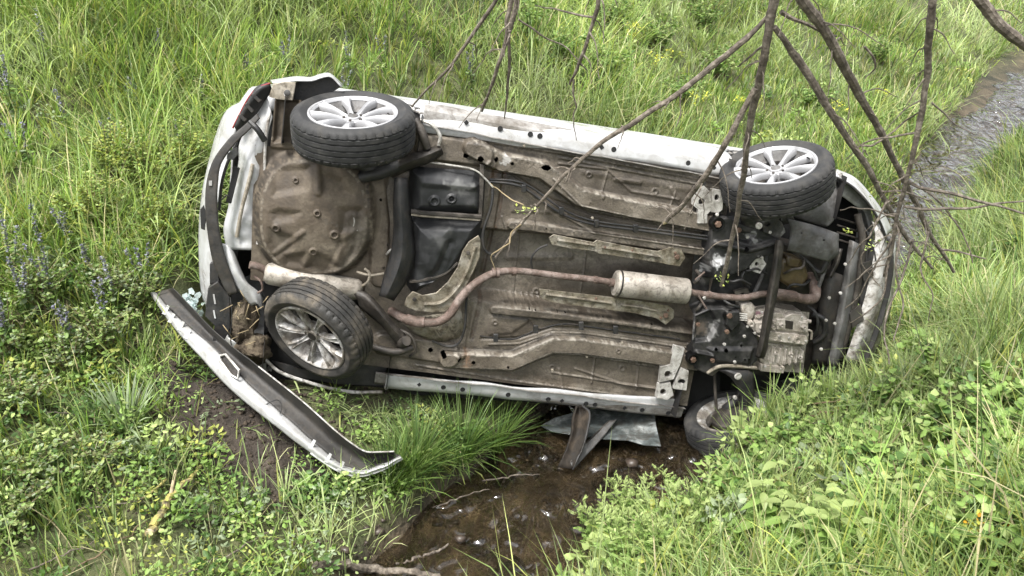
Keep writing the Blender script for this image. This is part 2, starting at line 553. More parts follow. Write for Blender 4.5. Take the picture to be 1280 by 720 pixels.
def ground_mat():
    m = bpy.data.materials.new("bank_soil")
    t, b = nodes_of(m)
    L = t.links.new
    tc = t.nodes.new("ShaderNodeTexCoord")
    n1 = t.nodes.new("ShaderNodeTexNoise"); n1.inputs["Scale"].default_value = 3.5; n1.inputs["Detail"].default_value = 9
    n1.inputs["Roughness"].default_value = .7
    L(tc.outputs["Object"], n1.inputs["Vector"])
    r = t.nodes.new("ShaderNodeValToRGB")
    els = r.color_ramp.elements
    els.new(.5); els.new(.62)
    for e, (p, c) in zip(els, [(.3, (.010, .007, .005)), (.47, (.022, .016, .011)), (.58, (.038, .029, .021)), (.75, (.07, .056, .042))]):
        e.position = p; e.color = (*c, 1)
    L(n1.outputs["Fac"], r.inputs[0])
    n2 = t.nodes.new("ShaderNodeTexNoise"); n2.inputs["Scale"].default_value = 1.1; n2.inputs["Detail"].default_value = 4
    L(tc.outputs["Object"], n2.inputs["Vector"])
    mx = t.nodes.new("ShaderNodeMix"); mx.data_type = 'RGBA'
    rr = t.nodes.new("ShaderNodeAttribute"); rr.attribute_name = "moss"
    r2 = t.nodes.new("ShaderNodeValToRGB")
    for e, (p, c) in zip(r2.color_ramp.elements, [(.35, (.030, .040, .012)), (.65, (.085, .085, .035))]):
        e.position = p; e.color = (*c, 1)
    L(n1.outputs["Fac"], r2.inputs[0]); L(rr.outputs["Fac"], mx.inputs[0])
    L(r.outputs[0], mx.inputs[6]); L(r2.outputs[0], mx.inputs[7])
    wt = t.nodes.new("ShaderNodeAttribute"); wt.attribute_name = "wet"
    mw_ = t.nodes.new("ShaderNodeMix"); mw_.data_type = 'RGBA'
    r3 = t.nodes.new("ShaderNodeValToRGB")
    for e, (p, c) in zip(r3.color_ramp.elements, [(.38, (.012, .0095, .006)), (.66, (.120, .090, .054))]):
        e.position = p; e.color = (*c, 1)
    L(n1.outputs["Fac"], r3.inputs[0])
    L(wt.outputs["Fac"], mw_.inputs[0]); L(mx.outputs[2], mw_.inputs[6]); L(r3.outputs[0], mw_.inputs[7])
    L(mw_.outputs[2], b.inputs["Base Color"])
    b.inputs["Roughness"].default_value = .92
    n3 = t.nodes.new("ShaderNodeTexNoise"); n3.inputs["Scale"].default_value = 45; n3.inputs["Detail"].default_value = 7
    L(tc.outputs["Object"], n3.inputs["Vector"])
    bp = t.nodes.new("ShaderNodeBump"); bp.inputs["Strength"].default_value = .8; bp.inputs["Distance"].default_value = .03
    L(n3.outputs["Fac"], bp.inputs["Height"]); L(bp.outputs[0], b.inputs["Normal"])
    return m


M['ground'] = ground_mat()


def axis_steps(lo, hi, fine_lo, fine_hi, step, growth=1.25):
    a = list(np.arange(fine_lo, fine_hi, step))
    st = step; x = fine_lo
    left = []
    while x > lo:
        st *= growth; x -= st; left.append(x)
    st = step; x = a[-1]
    right = []
    while x < hi:
        st *= growth; x += st; right.append(x)
    return np.array(left[::-1] + a + right)


xs = axis_steps(-70, 90, -4.2, 4.5, .045)
ys = axis_steps(-30, 140, 1.2, 9.5, .045)
ground = tag(grid_object("ground", xs, ys, terrain, M['ground']), kind='structure')
DIRT = [ground_hit(*p)[:2] for p in [(205, 455), (236, 462), (300, 470), (372, 545), (410, 590), (418, 612), (372, 632), (300, 622), (262, 590), (228, 540), (205, 490)]]


def polydist(X, Y, pts):
    """distance from grid points to a polyline"""
    D = np.full(X.shape, 1e9)
    for (x0, y0), (x1, y1) in zip(pts[:-1], pts[1:]):
        dx, dy = x1 - x0, y1 - y0
        t = np.clip(((X - x0) * dx + (Y - y0) * dy) / (dx * dx + dy * dy + 1e-12), 0, 1)
        D = np.minimum(D, np.hypot(X - x0 - t * dx, Y - y0 - t * dy))
    return D


def inside(X, Y, poly):
    r = np.zeros(X.shape, bool)
    n = len(poly)
    for i in range(n):
        x0, y0 = poly[i]; x1, y1 = poly[(i + 1) % n]
        c = ((y0 > Y) != (y1 > Y)) & (X < (x1 - x0) * (Y - y0) / (y1 - y0 + 1e-12) + x0)
        r ^= c
    return r


_co = np.zeros(len(ground.data.vertices) * 3, np.float32); ground.data.vertices.foreach_get("co", _co); _co = _co.reshape(-1, 3)
_pd = polydist(_co[:, 0], _co[:, 1], [tuple(p) for p in DIRT] + [tuple(DIRT[0])])
_pd = np.where(inside(_co[:, 0], _co[:, 1], [tuple(p) for p in DIRT]), -_pd, _pd)
_ms = smooth(-.05, .15, _pd + .1 * (NC_(_co[:, 0] * 6, _co[:, 1] * 6) - .5)) * smooth(WATER + .02, WATER + .16, _co[:, 2])
_at2 = ground.data.attributes.new("wet", 'FLOAT', 'POINT'); _at2.data.foreach_set("value", smooth(WATER + .10, WATER - .02, _co[:, 2]).astype(np.float32))
_at = ground.data.attributes.new("moss", 'FLOAT', 'POINT'); _at.data.foreach_set("value", _ms.astype(np.float32))


def water_mat():
    m = bpy.data.materials.new("stream_water")
    t, b = nodes_of(m)
    L = t.links.new
    b.inputs["Base Color"].default_value = (.85, .77, .62, 1)
    b.inputs["Roughness"].default_value = .03
    b.inputs["Transmission Weight"].default_value = 1.0
    b.inputs["IOR"].default_value = 1.65
    b.inputs["Specular IOR Level"].default_value = 1.0
    tc = t.nodes.new("ShaderNodeTexCoord")
    mp = t.nodes.new("ShaderNodeMapping")
    mp.inputs["Rotation"].default_value = (0, 0, math.radians(-37))
    mp.inputs["Scale"].default_value = (1.0, .55, 1)
    L(tc.outputs["Object"], mp.inputs["Vector"])
    n = t.nodes.new("ShaderNodeTexNoise"); n.inputs["Scale"].default_value = 9; n.inputs["Detail"].default_value = 1.5
    n.inputs["Distortion"].default_value = .8
    L(mp.outputs[0], n.inputs["Vector"])
    bp = t.nodes.new("ShaderNodeBump"); bp.inputs["Strength"].default_value = 1.0; bp.inputs["Distance"].default_value = .09
    L(n.outputs["Fac"], bp.inputs["Height"]); L(bp.outputs[0], b.inputs["Normal"])
    return m


M['water'] = water_mat()


def water_object():
    ss = np.arange(-4, 20, .04); ds = np.arange(-1.1, 1.6, .03)
    A, D = np.meshgrid(ss, ds, indexing='ij')
    X = P0[0] + A * SD[0] + D * SN[0]; Y = P0[1] + A * SD[1] + D * SN[1]
    Z = WATER + .055 * (NA(A * 3.0 + 2 * NB(A, D * 2), D * 4.5 + 7) - .5) + .030 * (ND(A * 7 + 2 * NC_(A * 2, D * 3), D * 6) - .5)
    V = np.stack([X, Y, Z], -1).reshape(-1, 3)
    n, k = len(ss), len(ds)
    i, j = np.meshgrid(np.arange(n - 1), np.arange(k - 1), indexing='ij')
    a = (i * k + j).ravel()
    return fast_mesh("stream_water", V, np.stack([a, a + 1, a + k + 1, a + k], 1), M['water'])


tag(water_object(), kind='structure')

# ================================================================== THE CAR
car = empty("overturned_car")
mw = Matrix(RC.tolist()).to_4x4()
mw.translation = Vector(TC)
car.matrix_world = mw
tag(car, "white hatchback lying on its side across the stream, rusty underside and exhaust facing out", "car")


def cxy(pts):
    return [tuple(C(p[0], p[1], 0)[:2]) for p in pts]


class Relief:
    """a pressed sheet-metal panel: a fine grid on the car's underside with beads, rails, dishes and real holes"""

    def __init__(self, corners, nu, nv, z0=0.0):
        a, b, c, d = [C(*p, 0)[:2] for p in corners]      # TL TR BR BL
        u = np.linspace(0, 1, nu)[:, None, None]; v = np.linspace(0, 1, nv)[None, :, None]
        P = (a * (1 - u) + b * u) * (1 - v) + (d * (1 - u) + c * u) * v
        self.X, self.Y = P[..., 0], P[..., 1]
        self.Z = np.full(self.X.shape, z0)
        self.cut = np.zeros(self.X.shape, bool)
        self.W = np.zeros(self.X.shape + (4,), np.float32)

    def rail(self, px, width, h, soft=.012, flat=True):
        D = polydist(self.X, self.Y, cxy(px))
        k = smooth(width / 2 + soft / 2, width / 2 - soft / 2, D)
        self.Z = self.Z - h * k
        return self

    def area(self, px, h, soft=.02):
        poly = cxy(px)
        D = polydist(self.X, self.Y, poly + [poly[0]])
        D = np.where(inside(self.X, self.Y, poly), D, -D)
        self.Z = self.Z - h * smooth(-soft / 2, soft / 2, D)
        return self

    def hole(self, x, y, rpx, ex=1.0, lip=.002):
        c = C(x, y, 0); r = rpx / 232.0
        D = np.hypot((self.X - c[0]) / ex, self.Y - c[1])
        self.cut |= D < r
        self.Z = self.Z - lip * smooth(r + .008, r + .002, D)
        return self

    def dimple(self, x, y, rpx, h=.006):
        c = C(x, y, 0); r = rpx / 232.0
        D = np.hypot(self.X - c[0], self.Y - c[1])
        self.Z = self.Z - h * smooth(r, r * .7, D) + h * 1.3 * smooth(r * .55, r * .35, D)
        return self

    def paint(self, px, col, amount=.8, soft=.02, noise=14):
        poly = cxy(px)
        if len(poly) == 1:
            D = .02 - np.hypot(self.X - poly[0][0], self.Y - poly[0][1])
        else:
            D = polydist(self.X, self.Y, poly + [poly[0]])
            D = np.where(inside(self.X, self.Y, poly), D, -D)
        n = NB(self.X * noise * 3, self.Y * noise * 3) * .6 + NC_(self.X * noise * 8, self.Y * noise * 8) * .4
        k = smooth(-soft, soft, D + (n - .5) * .06) * amount
        self.W[..., :3] = self.W[..., :3] * (1 - k[..., None]) + np.array(col) * k[..., None]
        self.W[..., 3] = np.maximum(self.W[..., 3], k)
        return self

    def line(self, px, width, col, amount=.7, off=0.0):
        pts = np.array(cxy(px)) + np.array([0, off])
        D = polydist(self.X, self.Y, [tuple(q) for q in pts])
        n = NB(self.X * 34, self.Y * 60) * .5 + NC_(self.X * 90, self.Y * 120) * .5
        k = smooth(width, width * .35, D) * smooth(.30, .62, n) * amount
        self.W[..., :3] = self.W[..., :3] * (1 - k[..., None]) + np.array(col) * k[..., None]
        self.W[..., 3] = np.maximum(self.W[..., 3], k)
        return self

    def build(self, name, mat, parent):
        nu, nv = self.X.shape
        n = NA(self.X * 9, self.Y * 9) * .006 + NB(self.X * 30, self.Y * 30) * .002
        V = np.stack([self.X, self.Y, self.Z + n], -1).reshape(-1, 3)
        i, j = np.meshgrid(np.arange(nu - 1), np.arange(nv - 1), indexing='ij')
        a = (i * nv + j)
        keep = ~(self.cut[:-1, :-1] & self.cut[1:, :-1] & self.cut[:-1, 1:] & self.cut[1:, 1:])
        a = a[keep]
        ob = fast_mesh(name, V, np.stack([a, a + nv, a + nv + 1, a + 1], 1), mat, parent=parent)
        at_ = ob.data.attributes.new("wear_shade", 'FLOAT_COLOR', 'POINT')
        at_.data.foreach_set("color", self.W.reshape(-1, 4).ravel())
        return ob


# ---- floor pan
pan = Relief([(503, 150), (918, 226), (860, 509), (436, 455)], 460, 320, .015)
TUN_U = [(600, 290), (690, 297), (800, 313), (890, 325)]
TUN_L = [(590, 372), (690, 386), (800, 401), (880, 414)]
pan.area(TUN_U + TUN_L[::-1], -.13, .05)                                             # tunnel
pan.rail([(590, 183), (626, 202), (678, 212), (724, 246), (800, 262), (895, 279)], .098, .058, .014)   # upper floor rail
pan.rail([(535, 184), (600, 192)], .13, .030, .02)
pan.rail([(560, 447), (583, 449), (640, 451), (690, 429), (728, 431), (800, 441), (870, 452)], .098, .058, .014)
pan.rail([(480, 430), (560, 442)], .13, .025, .02)
pan.rail([(606, 212), (640, 218), (690, 250), (740, 268), (890, 296)], .012, -.008, .008)
pan.rail([(640, 281), (690, 287), (800, 303), (885, 316)], .050, .032, .010)          # tunnel side rails
pan.rail([(618, 387), (680, 393), (760, 399), (870, 414)], .050, .032, .010)
pan.rail([(602, 425), (650, 424), (690, 411), (730, 412), (860, 430)], .014, -.010, .01)
pan.rail([(612, 205), (598, 300), (575, 440)], .055, .012, .02)                       # cross member edge
pan.rail([(632, 215), (618, 300), (590, 425)], .02, -.010, .012)
pan.rail([(700, 205), (760, 212), (790, 240), (850, 250)], .012, .008, .01)
pan.rail([(720, 462), (780, 482), (840, 488)], .012, .008, .01)
pan.rail([(730, 215), (880, 240)], .03, .005, .03)
pan.rail([(620, 475), (840, 500)], .03, .005, .03)
pan.rail([(770, 225), (800, 229)], .022, .009, .01)
pan.rail([(840, 236), (850, 255)], .022, .009, .01)
pan.rail([(700, 463), (705, 490)], .018, .007, .01)
pan.rail([(640, 330), (720, 330)], .03, .01, .03)
pan.rail([(670, 415), (662, 402)], .012, -.006, .01)
SEAMS = [[(640, 226), (650, 230), (690, 262), (740, 290), (890, 312)], [(612, 432), (650, 431), (690, 417), (730, 418), (860, 436)], [(700, 198), (900, 236)], [(690, 467), (850, 492)],
         [(690, 222), (725, 256), (800, 273), (890, 288)], [(600, 463), (640, 464), (692, 443), (728, 445), (860, 466)], [(628, 272), (634, 290)], [(560, 170), (700, 192), (900, 229)], [(520, 458), (640, 477), (850, 505)],
         [(742, 306), (738, 345), (732, 380)], [(655, 292), (650, 340), (646, 380)], [(760, 215), (752, 246)], [(845, 240), (838, 262)], [(745, 446), (740, 480)], [(800, 452), (796, 488)]]
for sm_ in SEAMS:
    pan.rail(sm_, .010, .006, .006)
for a_, b_, n_ in [((640, 198), (700, 214), 8), ((735, 262), (890, 291), 20), ((650, 462), (692, 446), 6), ((735, 448), (860, 468), 16), ((645, 290), (880, 324), 26), ((630, 383), (860, 408), 26), ((545, 168), (905, 228), 34), ((500, 458), (850, 503), 34)]:
    for k_ in range(n_):
        f_ = (k_ + .5) / n_
        pan.dimple(a_[0] * (1 - f_) + b_[0] * f_, a_[1] * (1 - f_) + b_[1] * f_, 1.7, -.005)
for x in range(622, 700, 7):                                                          # crumpled row of small beads
    pan.rail([(x, 373 + (x - 622) * .08), (x + 3, 381 + (x - 622) * .08)], .010, .008, .006)
pan.area([(636, 228), (668, 240), (690, 268), (640, 266)], .008, .02)
pan.area([(612, 396), (665, 400), (640, 418), (612, 420)], .008, .02)
for x, y, r in [(582, 194, 4), (599, 196, 4.3), (639, 203, 3), (538, 437, 4), (554, 440, 4.2), (591, 450, 3.3)]:
    pan.hole(x, y, r)
pan.hole(681, 208, 4.2, 1.6); pan.hole(634, 456, 2.6, 1.0); pan.hole(633, 460, 2.6, 1.0); pan.hole(619, 198, 4, .8); pan.hole(573, 445, 4.5, .7)
for x, y, r in [(736, 252, 1.6), (682, 285, 1.7), (688, 286, 1.5), (717, 290, 1.5), (727, 292, 1.5), (773, 298, 1.4), (662, 386, 1.7),
                (669, 387, 1.5), (697, 390, 1.5), (707, 391, 1.5), (754, 397, 1.5), (820, 309, 1.6), (845, 311, 1.6), (815, 406, 1.6)]:
    pan.hole(x, y, r)
for x, y, r in [(737, 219, 5), (820, 240, 5.5), (691, 461, 5), (779, 462, 6), (619, 404, 4.5), (646, 255, 4), (641, 312, 4), (676, 374, 5),
                (800, 455, 4), (860, 262, 4.5), (771, 436, 4), (826, 466, 4), (702, 270, 3), (840, 470, 5), (770, 207, 4), (650, 175 + 12, 3)]:
    pan.dimple(x, y, r)
pan.paint([(625, 190), (640, 193), (637, 206), (624, 204)], (0.372, 0.360, 0.342), .9, .008)
pan.paint([(580, 436), (588, 438), (586, 458), (577, 456)], (0.240, 0.132, 0.072), .6, .02)
pan.paint([(616, 205), (626, 210), (622, 230), (612, 226)], (0.216, 0.120, 0.066), .5, .02)
pan.paint([(700, 215), (890, 245), (885, 262), (740, 240)], (0.054, 0.045, 0.036), .45, .04)
pan.paint([(600, 310), (760, 330), (760, 345), (600, 340)], (0.180, 0.162, 0.132), .55, .05)
pan.paint([(660, 304), (760, 318), (880, 334), (770, 345), (700, 338), (655, 332)], (.24, .215, .175), .75, .05, 6)
pan.paint([(650, 350), (700, 352), (770, 362), (768, 372), (690, 362)], (.20, .18, .145), .6, .04, 6)
pan.paint([(690, 440), (850, 460), (845, 495), (700, 485)], (0.180, 0.150, 0.114), .45, .06)
pan.paint([(612, 468), (720, 480), (720, 492), (612, 482)], (0.204, 0.144, 0.096), .35, .03)
pan.paint([(560, 456), (600, 460), (600, 470), (545, 466)], (0.216, 0.144, 0.096), .5, .02)
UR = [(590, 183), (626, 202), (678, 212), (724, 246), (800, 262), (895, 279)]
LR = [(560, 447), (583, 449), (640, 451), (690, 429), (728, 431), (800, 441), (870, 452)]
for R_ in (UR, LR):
    pan.line(R_, .016, (.27, .245, .205), .85, .043).line(R_, .012, (.24, .215, .18), .7, -.043)  # pale dust on the ridge edges, painted to read as highlights too
    pan.line(R_, .022, (.030, .024, .018), .85, -.064).line(R_, .016, (.035, .028, .021), .7, .064)  # darkening painted into the creases beside the rails
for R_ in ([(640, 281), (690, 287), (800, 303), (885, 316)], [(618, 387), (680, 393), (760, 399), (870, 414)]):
    pan.line(R_, .010, (.26, .235, .195), .8, .022).line(R_, .016, (.026, .021, .016), .9, -.036).line(R_, .030, (.05, .041, .031), .8, 0)  # painted highlight on the upper edge, shading along the lower crease
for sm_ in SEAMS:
    pan.line(sm_, .008, (.30, .27, .225), .6, .004).line(sm_, .008, (.028, .022, .017), .7, -.008)  # each seam gets a painted light upper edge and shadowed lower edge
pan.line([(632, 215), (618, 300), (590, 425)], .02, (.10, .055, .030), .6)
pan.line([(700, 205), (900, 240)], .05, (.05, .041, .032), .6, -.03).line([(620, 470), (850, 498)], .04, (.055, .043, .032), .6, .02)
pan.line([(600, 330), (760, 335)], .05, (.045, .036, .028), .5, .0)
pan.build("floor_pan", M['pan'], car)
plate("dark_backing", [(330, 130), (900, 190), (900, 520), (330, 480)], .01, M['gap_shade'], car, z=.17, bev=False)  # added dark sheet behind the pan: blocks light, keeps gaps black
plate("dark_backing", [(900, 200), (1075, 240), (1060, 450), (880, 505)], .01, M['gap_shade'], car, z=.34, bev=False)  # second added sheet, darkens the view into the engine bay

# small weld studs and mud flecks on the pan
for x, y in [(797, 263), (788, 258), (707, 268), (740, 272), (757, 443), (777, 428), (690, 462), (733, 445), (820, 268), (655, 182)]:
    stud("stud", C(x, y, -.01), .008, .016, M['dusty_metal'], car)
plate("mud_fleck", [(773, 265), (786, 261), (788, 264), (776, 268)], .004, M['silver'], car, z=-.032, bev=False)

# ---- sills: flange, box section with dark discs for drain holes, door side
def sill(px_flange, sgn, name):
    a, b = C(*px_flange[0], 0), C(*px_flange[1], 0)
    n = 180
    prof = [(.000, -.018), (.0035, -.018), (.004, .012), (.030, .010), (.075, .020), (.098, .05), (.108, .10)]
    V, F = [], []
    for i in range(n):
        t = i / (n - 1)
        p = a * (1 - t) + b * t
        wob = .010 * (NA(np.array([t * 14.]), np.array([3. + sgn]))[0] - .5)
        dent = 0
        if sgn > 0:
            dent = .035 * math.exp(-((t - .80) / .09) ** 2) + .012 * math.exp(-((t - .55) / .06) ** 2)
        for k, (o, z) in enumerate(prof):
            f = max(0, k - 1) / 5
            V.append((p[0], p[1] + sgn * o - sgn * dent * f * f * .5 + wob * (1 - f), z + wob * .6 + dent * f * .6))
    m = len(prof)
    for i in range(n - 1):
        for k in range(m - 1):
            F.append((i * m + k, (i + 1) * m + k, (i + 1) * m + k + 1, i * m + k + 1))
    ob = new_mesh(name, V, F, M['sill_paint'], car, sharp=30)
    return a, b


sill([(528, 156), (912, 225)], 1, "sill")
sill([(470, 464), (856, 509)], -1, "sill")


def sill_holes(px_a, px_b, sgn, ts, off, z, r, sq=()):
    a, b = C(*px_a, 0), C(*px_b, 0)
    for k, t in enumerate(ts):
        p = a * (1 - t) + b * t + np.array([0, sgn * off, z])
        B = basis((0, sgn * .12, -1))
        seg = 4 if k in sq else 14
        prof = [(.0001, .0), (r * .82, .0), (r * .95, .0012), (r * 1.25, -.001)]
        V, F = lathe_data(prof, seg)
        new_mesh("drain_hole_disc", [B @ np.array(v) + p for v in V], F, M['gap_shade'], car, sharp=20)  # near-black disc on the surface, painted for the darkness inside a hole


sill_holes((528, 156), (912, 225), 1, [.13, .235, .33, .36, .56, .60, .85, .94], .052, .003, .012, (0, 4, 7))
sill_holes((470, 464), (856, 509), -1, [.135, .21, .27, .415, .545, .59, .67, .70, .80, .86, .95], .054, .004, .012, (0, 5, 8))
# torn flap of door skin on the upper sill
sheet("dented_skin", [[(800, 182, .06), (830, 188, .05), (862, 194, .06), (905, 200, .07)],
                      [(798, 190, .03), (826, 200, .005), (850, 204, .012), (906, 206, .03)],
                      [(805, 196, .03), (830, 203, .02), (858, 208, .02), (905, 214, .03)]], M['paint'], car, 5, .003)

# ---- body shell, lofted along the car, with wheel openings and windows
TOPX = [-.64, -.58, -.50, -.36, -.10, .6, 1.3, 1.72, 2.22, 2.75, 3.02, 3.14, 3.20]
TOPZ = [.50, .80, .98, 1.14, 1.23, 1.27, 1.24, 1.08, .80, .71, .58, .46, .34]
WX = [-.64, -.56, -.40, -.1, .5, 1.8, 2.5, 2.85, 3.05, 3.16, 3.20]
WY = [.60, .74, .785, .80, .805, .805, .80, .77, .69, .55, .42]
BX = [-.64, -.45, -.30, .3, 2.1, 2.7, 3.0, 3.20]
BZ = [.26, .14, .06, .012, .012, .04, .10, .17]
stations = np.concatenate([np.arange(-.64, -.5, .02), np.arange(-.5, 2.9, .028), np.arange(2.9, 3.201, .02)])
rings = []
for x in stations:
    T = np.interp(x, TOPX, TOPZ); Wd = np.interp(x, WX, WY); b = np.interp(x, BX, BZ)
    belt = min(.66, T - .07)
    hi = T - belt
    half = [(Wd - .105, b), (Wd - .03, b + .014), (Wd - .006, b + .08), (Wd, b + (belt - b) * .4), (Wd - .006, b + (belt - b) * .75), (Wd - .03, belt),
            (Wd - .05 - hi * .22, belt + hi * .5), (Wd - .07 - hi * .36, belt + hi * .86), (Wd * .55, T - .004), (0.0, T)]
    full = half + [(-y, z) for y, z in half[-2::-1]]
    rings.append([np.array([x, y, z]) for y, z in catmull(np.array(full), 4)])
G = np.array(rings)
G[..., 1] += np.sign(G[..., 1]) * .016 * (NA(G[..., 0] * 4.5 + 30, G[..., 2] * 9 + 30) - .5) * smooth(.5, .1, G[..., 2])
ns, npf = G.shape[:2]
bodyF, winF, paneF = [], [], []
for i in range(ns - 1):
    for j in range(npf - 1):
        c = (G[i, j] + G[i + 1, j] + G[i + 1, j + 1] + G[i, j + 1]) / 4
        T = np.interp(c[0], TOPX, TOPZ)
        side = abs(c[1]) > np.interp(c[0], WX, WY) * .62
        rr, rf = math.hypot(c[0], c[2] - .03), math.hypot(c[0] - WB, c[2] - .03)
        if side and c[2] < .5 and (rr < .345 or rf < .345):
            continue
        f = (i * npf + j, (i + 1) * npf + j, (i + 1) * npf + j + 1, i * npf + j + 1)
        win = False
        if side and .70 < c[2] < T - .09 and -.30 < c[0] < 1.80 and not (.02 < c[0] < .10 or .86 < c[0] < .96):
            win = True
        if (not side) and c[2] > .78 and 1.74 < c[0] < 2.22: win = True
        if (not side) and .72 < c[2] < 1.10 and c[0] < -.36: win = True
        (winF if win else bodyF).append(f)
V = G.reshape(-1, 3)


def sub_mesh(name, F, mat, inset=0.0):
    used = sorted({v for f in F for v in f}); mp = {v: k for k, v in enumerate(used)}
    return new_mesh(name, [V[v] for v in used], [tuple(mp[v] for v in f) for f in F], mat, car)


shell = sub_mesh("body_shell", bodyF, M['paint'])
mod = shell.modifiers.new("solid", 'SOLIDIFY'); mod.thickness = .012; mod.offset = -1
sub_mesh("window_glass", winF, M['black'])
# rolled wheel-arch lips and dark arch liners
for cx in (0.0, WB):
    for s in (1, -1):
        Wd = np.interp(cx, WX, WY)
        pts = [(cx + .348 * math.cos(a), s * (Wd - .012 - .03 * max(0, -math.sin(a))), max(.03 + .348 * math.sin(a), .016)) for a in np.linspace(-.02, math.pi + .02, 40)]
        tube("arch_lip", pts, .012, M['paint_dirty'], car, 8)
        LV, LF = [], []
        for a in np.linspace(-.25, math.pi + .25, 32):
            for yy in (Wd - .01, Wd - .12, Wd - .26):
                LV.append((cx + .352 * math.cos(a), s * yy, .03 + .352 * math.sin(a)))
        for k in range(31):
            for q in range(2):
                LF.append((k * 3 + q, k * 3 + q + 1, k * 3 + q + 4, k * 3 + q + 3))
        new_mesh("wheel_arch_liner", LV, LF, M['black'], car)

# ---- wheels
M['alloy_barrel'] = material('alloy_barrel_dusty', [(0.3, (.10, .095, .09)), (0.6, (.24, .235, .23))], scale=8, rough=(.35, .6), metal=.3, bump=.1, gain=.8, grime=.5)
M['alloy_mud_barrel'] = M['alloy_mud']
def wheel(px, py, zc, axis, R=.31, width=.185, rot=0.0, tyre='tyre', alloy='alloy', flip=False, brake=True, label=None):
    """px,py: centre of the wheel's outer (or, flipped, inner) face; axis points out of that face"""
    a = axis_car(*axis)
    B = basis(a, hint=RC.T @ CAM_RIGHT)
    c = C(px, py, zc) - a * width / 2
    root = empty("wheel", car)
    if label: root["label"] = label
    sg = -1 if flip else 1

    def put(name, V, F, mat, sharp=32):
        out = [B @ np.array((v[0], v[1], sg * v[2])) + c for v in V]
        if flip: F = [tuple(reversed(f)) for f in F]
        return new_mesh(name, out, F, mat, root, sharp=sharp)

    h = width / 2
    rb = R * .70
    prof = [(rb, -h * .80), (rb + .012, -h * .92), (R * .80, -h * 1.06), (R * .90, -h * 1.03), (R * .957, -h * .92), (R * .978, -h * .80)]
    for g in (-.62, -.30, 0.02, .34, .64):
        prof += [(R * (1 - .012 * abs(g)), h * (g - .052)), (R * .972, h * (g - .035)), (R * .972, h * (g + .035)), (R * (1 - .012 * abs(g)), h * (g + .052))]
    prof += [(R * .978, h * .80), (R * .957, h * .92), (R * .90, h * 1.03), (R * .86, h * 1.055), (R * .855, h * 1.068), (R * .83, h * 1.068), (R * .825, h * 1.06), (rb + .03, h * 1.0), (rb + .012, h * .92), (rb, h * .80)]
    seg = 168
    V, F = lathe_data(prof, seg)
    n = len(prof)
    V = [list(v) for v in V]
    for i in range(6, n - 10):                       # cross sipes through the ribs
        for k in range(seg):
            if (k + (i // 4) * 2) % 6 == 0:
                V[i * seg + k][0] *= .992; V[i * seg + k][1] *= .992
    for i in (4, 5, 6, n - 11, n - 10, n - 9):       # shoulder sipes
        for k in range(seg):
            if k % 4 == 0:
                s_ = 1 - .022
                V[i * seg + k][0] *= s_; V[i * seg + k][1] *= s_
    put("tyre", V, F, M[tyre], 30)
    # rim barrel
    rr = R * .70
    bp = [(rr + .006, h * .84), (rr + .004, h * .92), (rr - .008, h * .92), (rr - .014, h * .80), (rr - .020, h * .55), (rr - .045, h * .2), (rr - .045, -h * .5), (rr - .02, -h * .85), (rr + .004, -h * .92), (rr + .006, -h * .84)]
    V, F = lathe_data(bp, 72)
    put("rim", V, F, M[alloy + '_barrel'])
    V, F = lathe_data([(rr - .016, h * .78), (rr - .010, h * .90), (rr - .002, h * .955), (rr + .006, h * .93), (rr + .007, h * .84)], 72)
    put("rim_lip", V, F, M[alloy])
    # spokes: tapering, crowned, dished towards the hub
    ns_ = 9
    for k in range(ns_):
        th = rot + 2 * math.pi * k / ns_
        SV, SF = [], []
        rows = [(.046, .018, .56), (.085, .0115, .70), (.12, .0125, .80), (.155, .016, .86), (rr - .010, .027, .88)]
        for r_, hw_, hz in rows:
            ct, st = math.cos(th), math.sin(th)
            sec = [(-hw_, -.030), (-hw_, -.006), (-hw_ * .62, .004), (-hw_ * .16, -.004), (hw_ * .16, -.004), (hw_ * .62, .004), (hw_, -.006), (hw_, -.030)]
            for oy, oz in sec:
                SV.append((r_ * ct - oy * st, r_ * st + oy * ct, h * hz + oz))
        m = 8
        for i in range(len(rows) - 1):
            for q in range(m):
                SF.append((i * m + q, i * m + (q + 1) % m, (i + 1) * m + (q + 1) % m, (i + 1) * m + q))
        put("spoke", SV, SF, M[alloy], 45)
    hub = [(.0001, h * .70), (.030, h * .70), (.034, h * .68), (.036, h * .60), (.050, h * .58), (.058, h * .54), (.062, h * .36), (.062, h * .05), (.0001, h * .05)]
    V, F = lathe_data(hub, 40)
    put("hub", V, F, M[alloy])
    V, F = lathe_data([(.0001, h * .75), (.020, h * .745), (.026, h * .72), (.026, h * .66)], 28)
    put("hub_cap", V, F, M['grey_plastic'] if tyre == 'tyre' else M['dkmetal'])
    for k in range(5):
        th = rot + .3 + 2 * math.pi * k / 5
        V, F = lathe_data([(.0001, h * .66), (.007, h * .66), (.008, h * .55)], 6)
        put("wheel_nut", [(v[0] + .045 * math.cos(th), v[1] + .045 * math.sin(th), v[2]) for v in V], F, M['dkmetal'])
    if brake:
        V, F = lathe_data([(.0001, h * .02), (.125, h * .02), (.13, -h * .02), (.13, -h * .7), (.10, -h * .9), (.0001, -h * .9)], 40)
        put("brake_drum", V, F, M['dkmetal'])
    tube("valve", [B @ np.array((rr - .03, .0, sg * h * .78)) + c, B @ np.array((rr - .045, .0, sg * h * .95)) + c], .004, M['black'], root, 6)
    return root


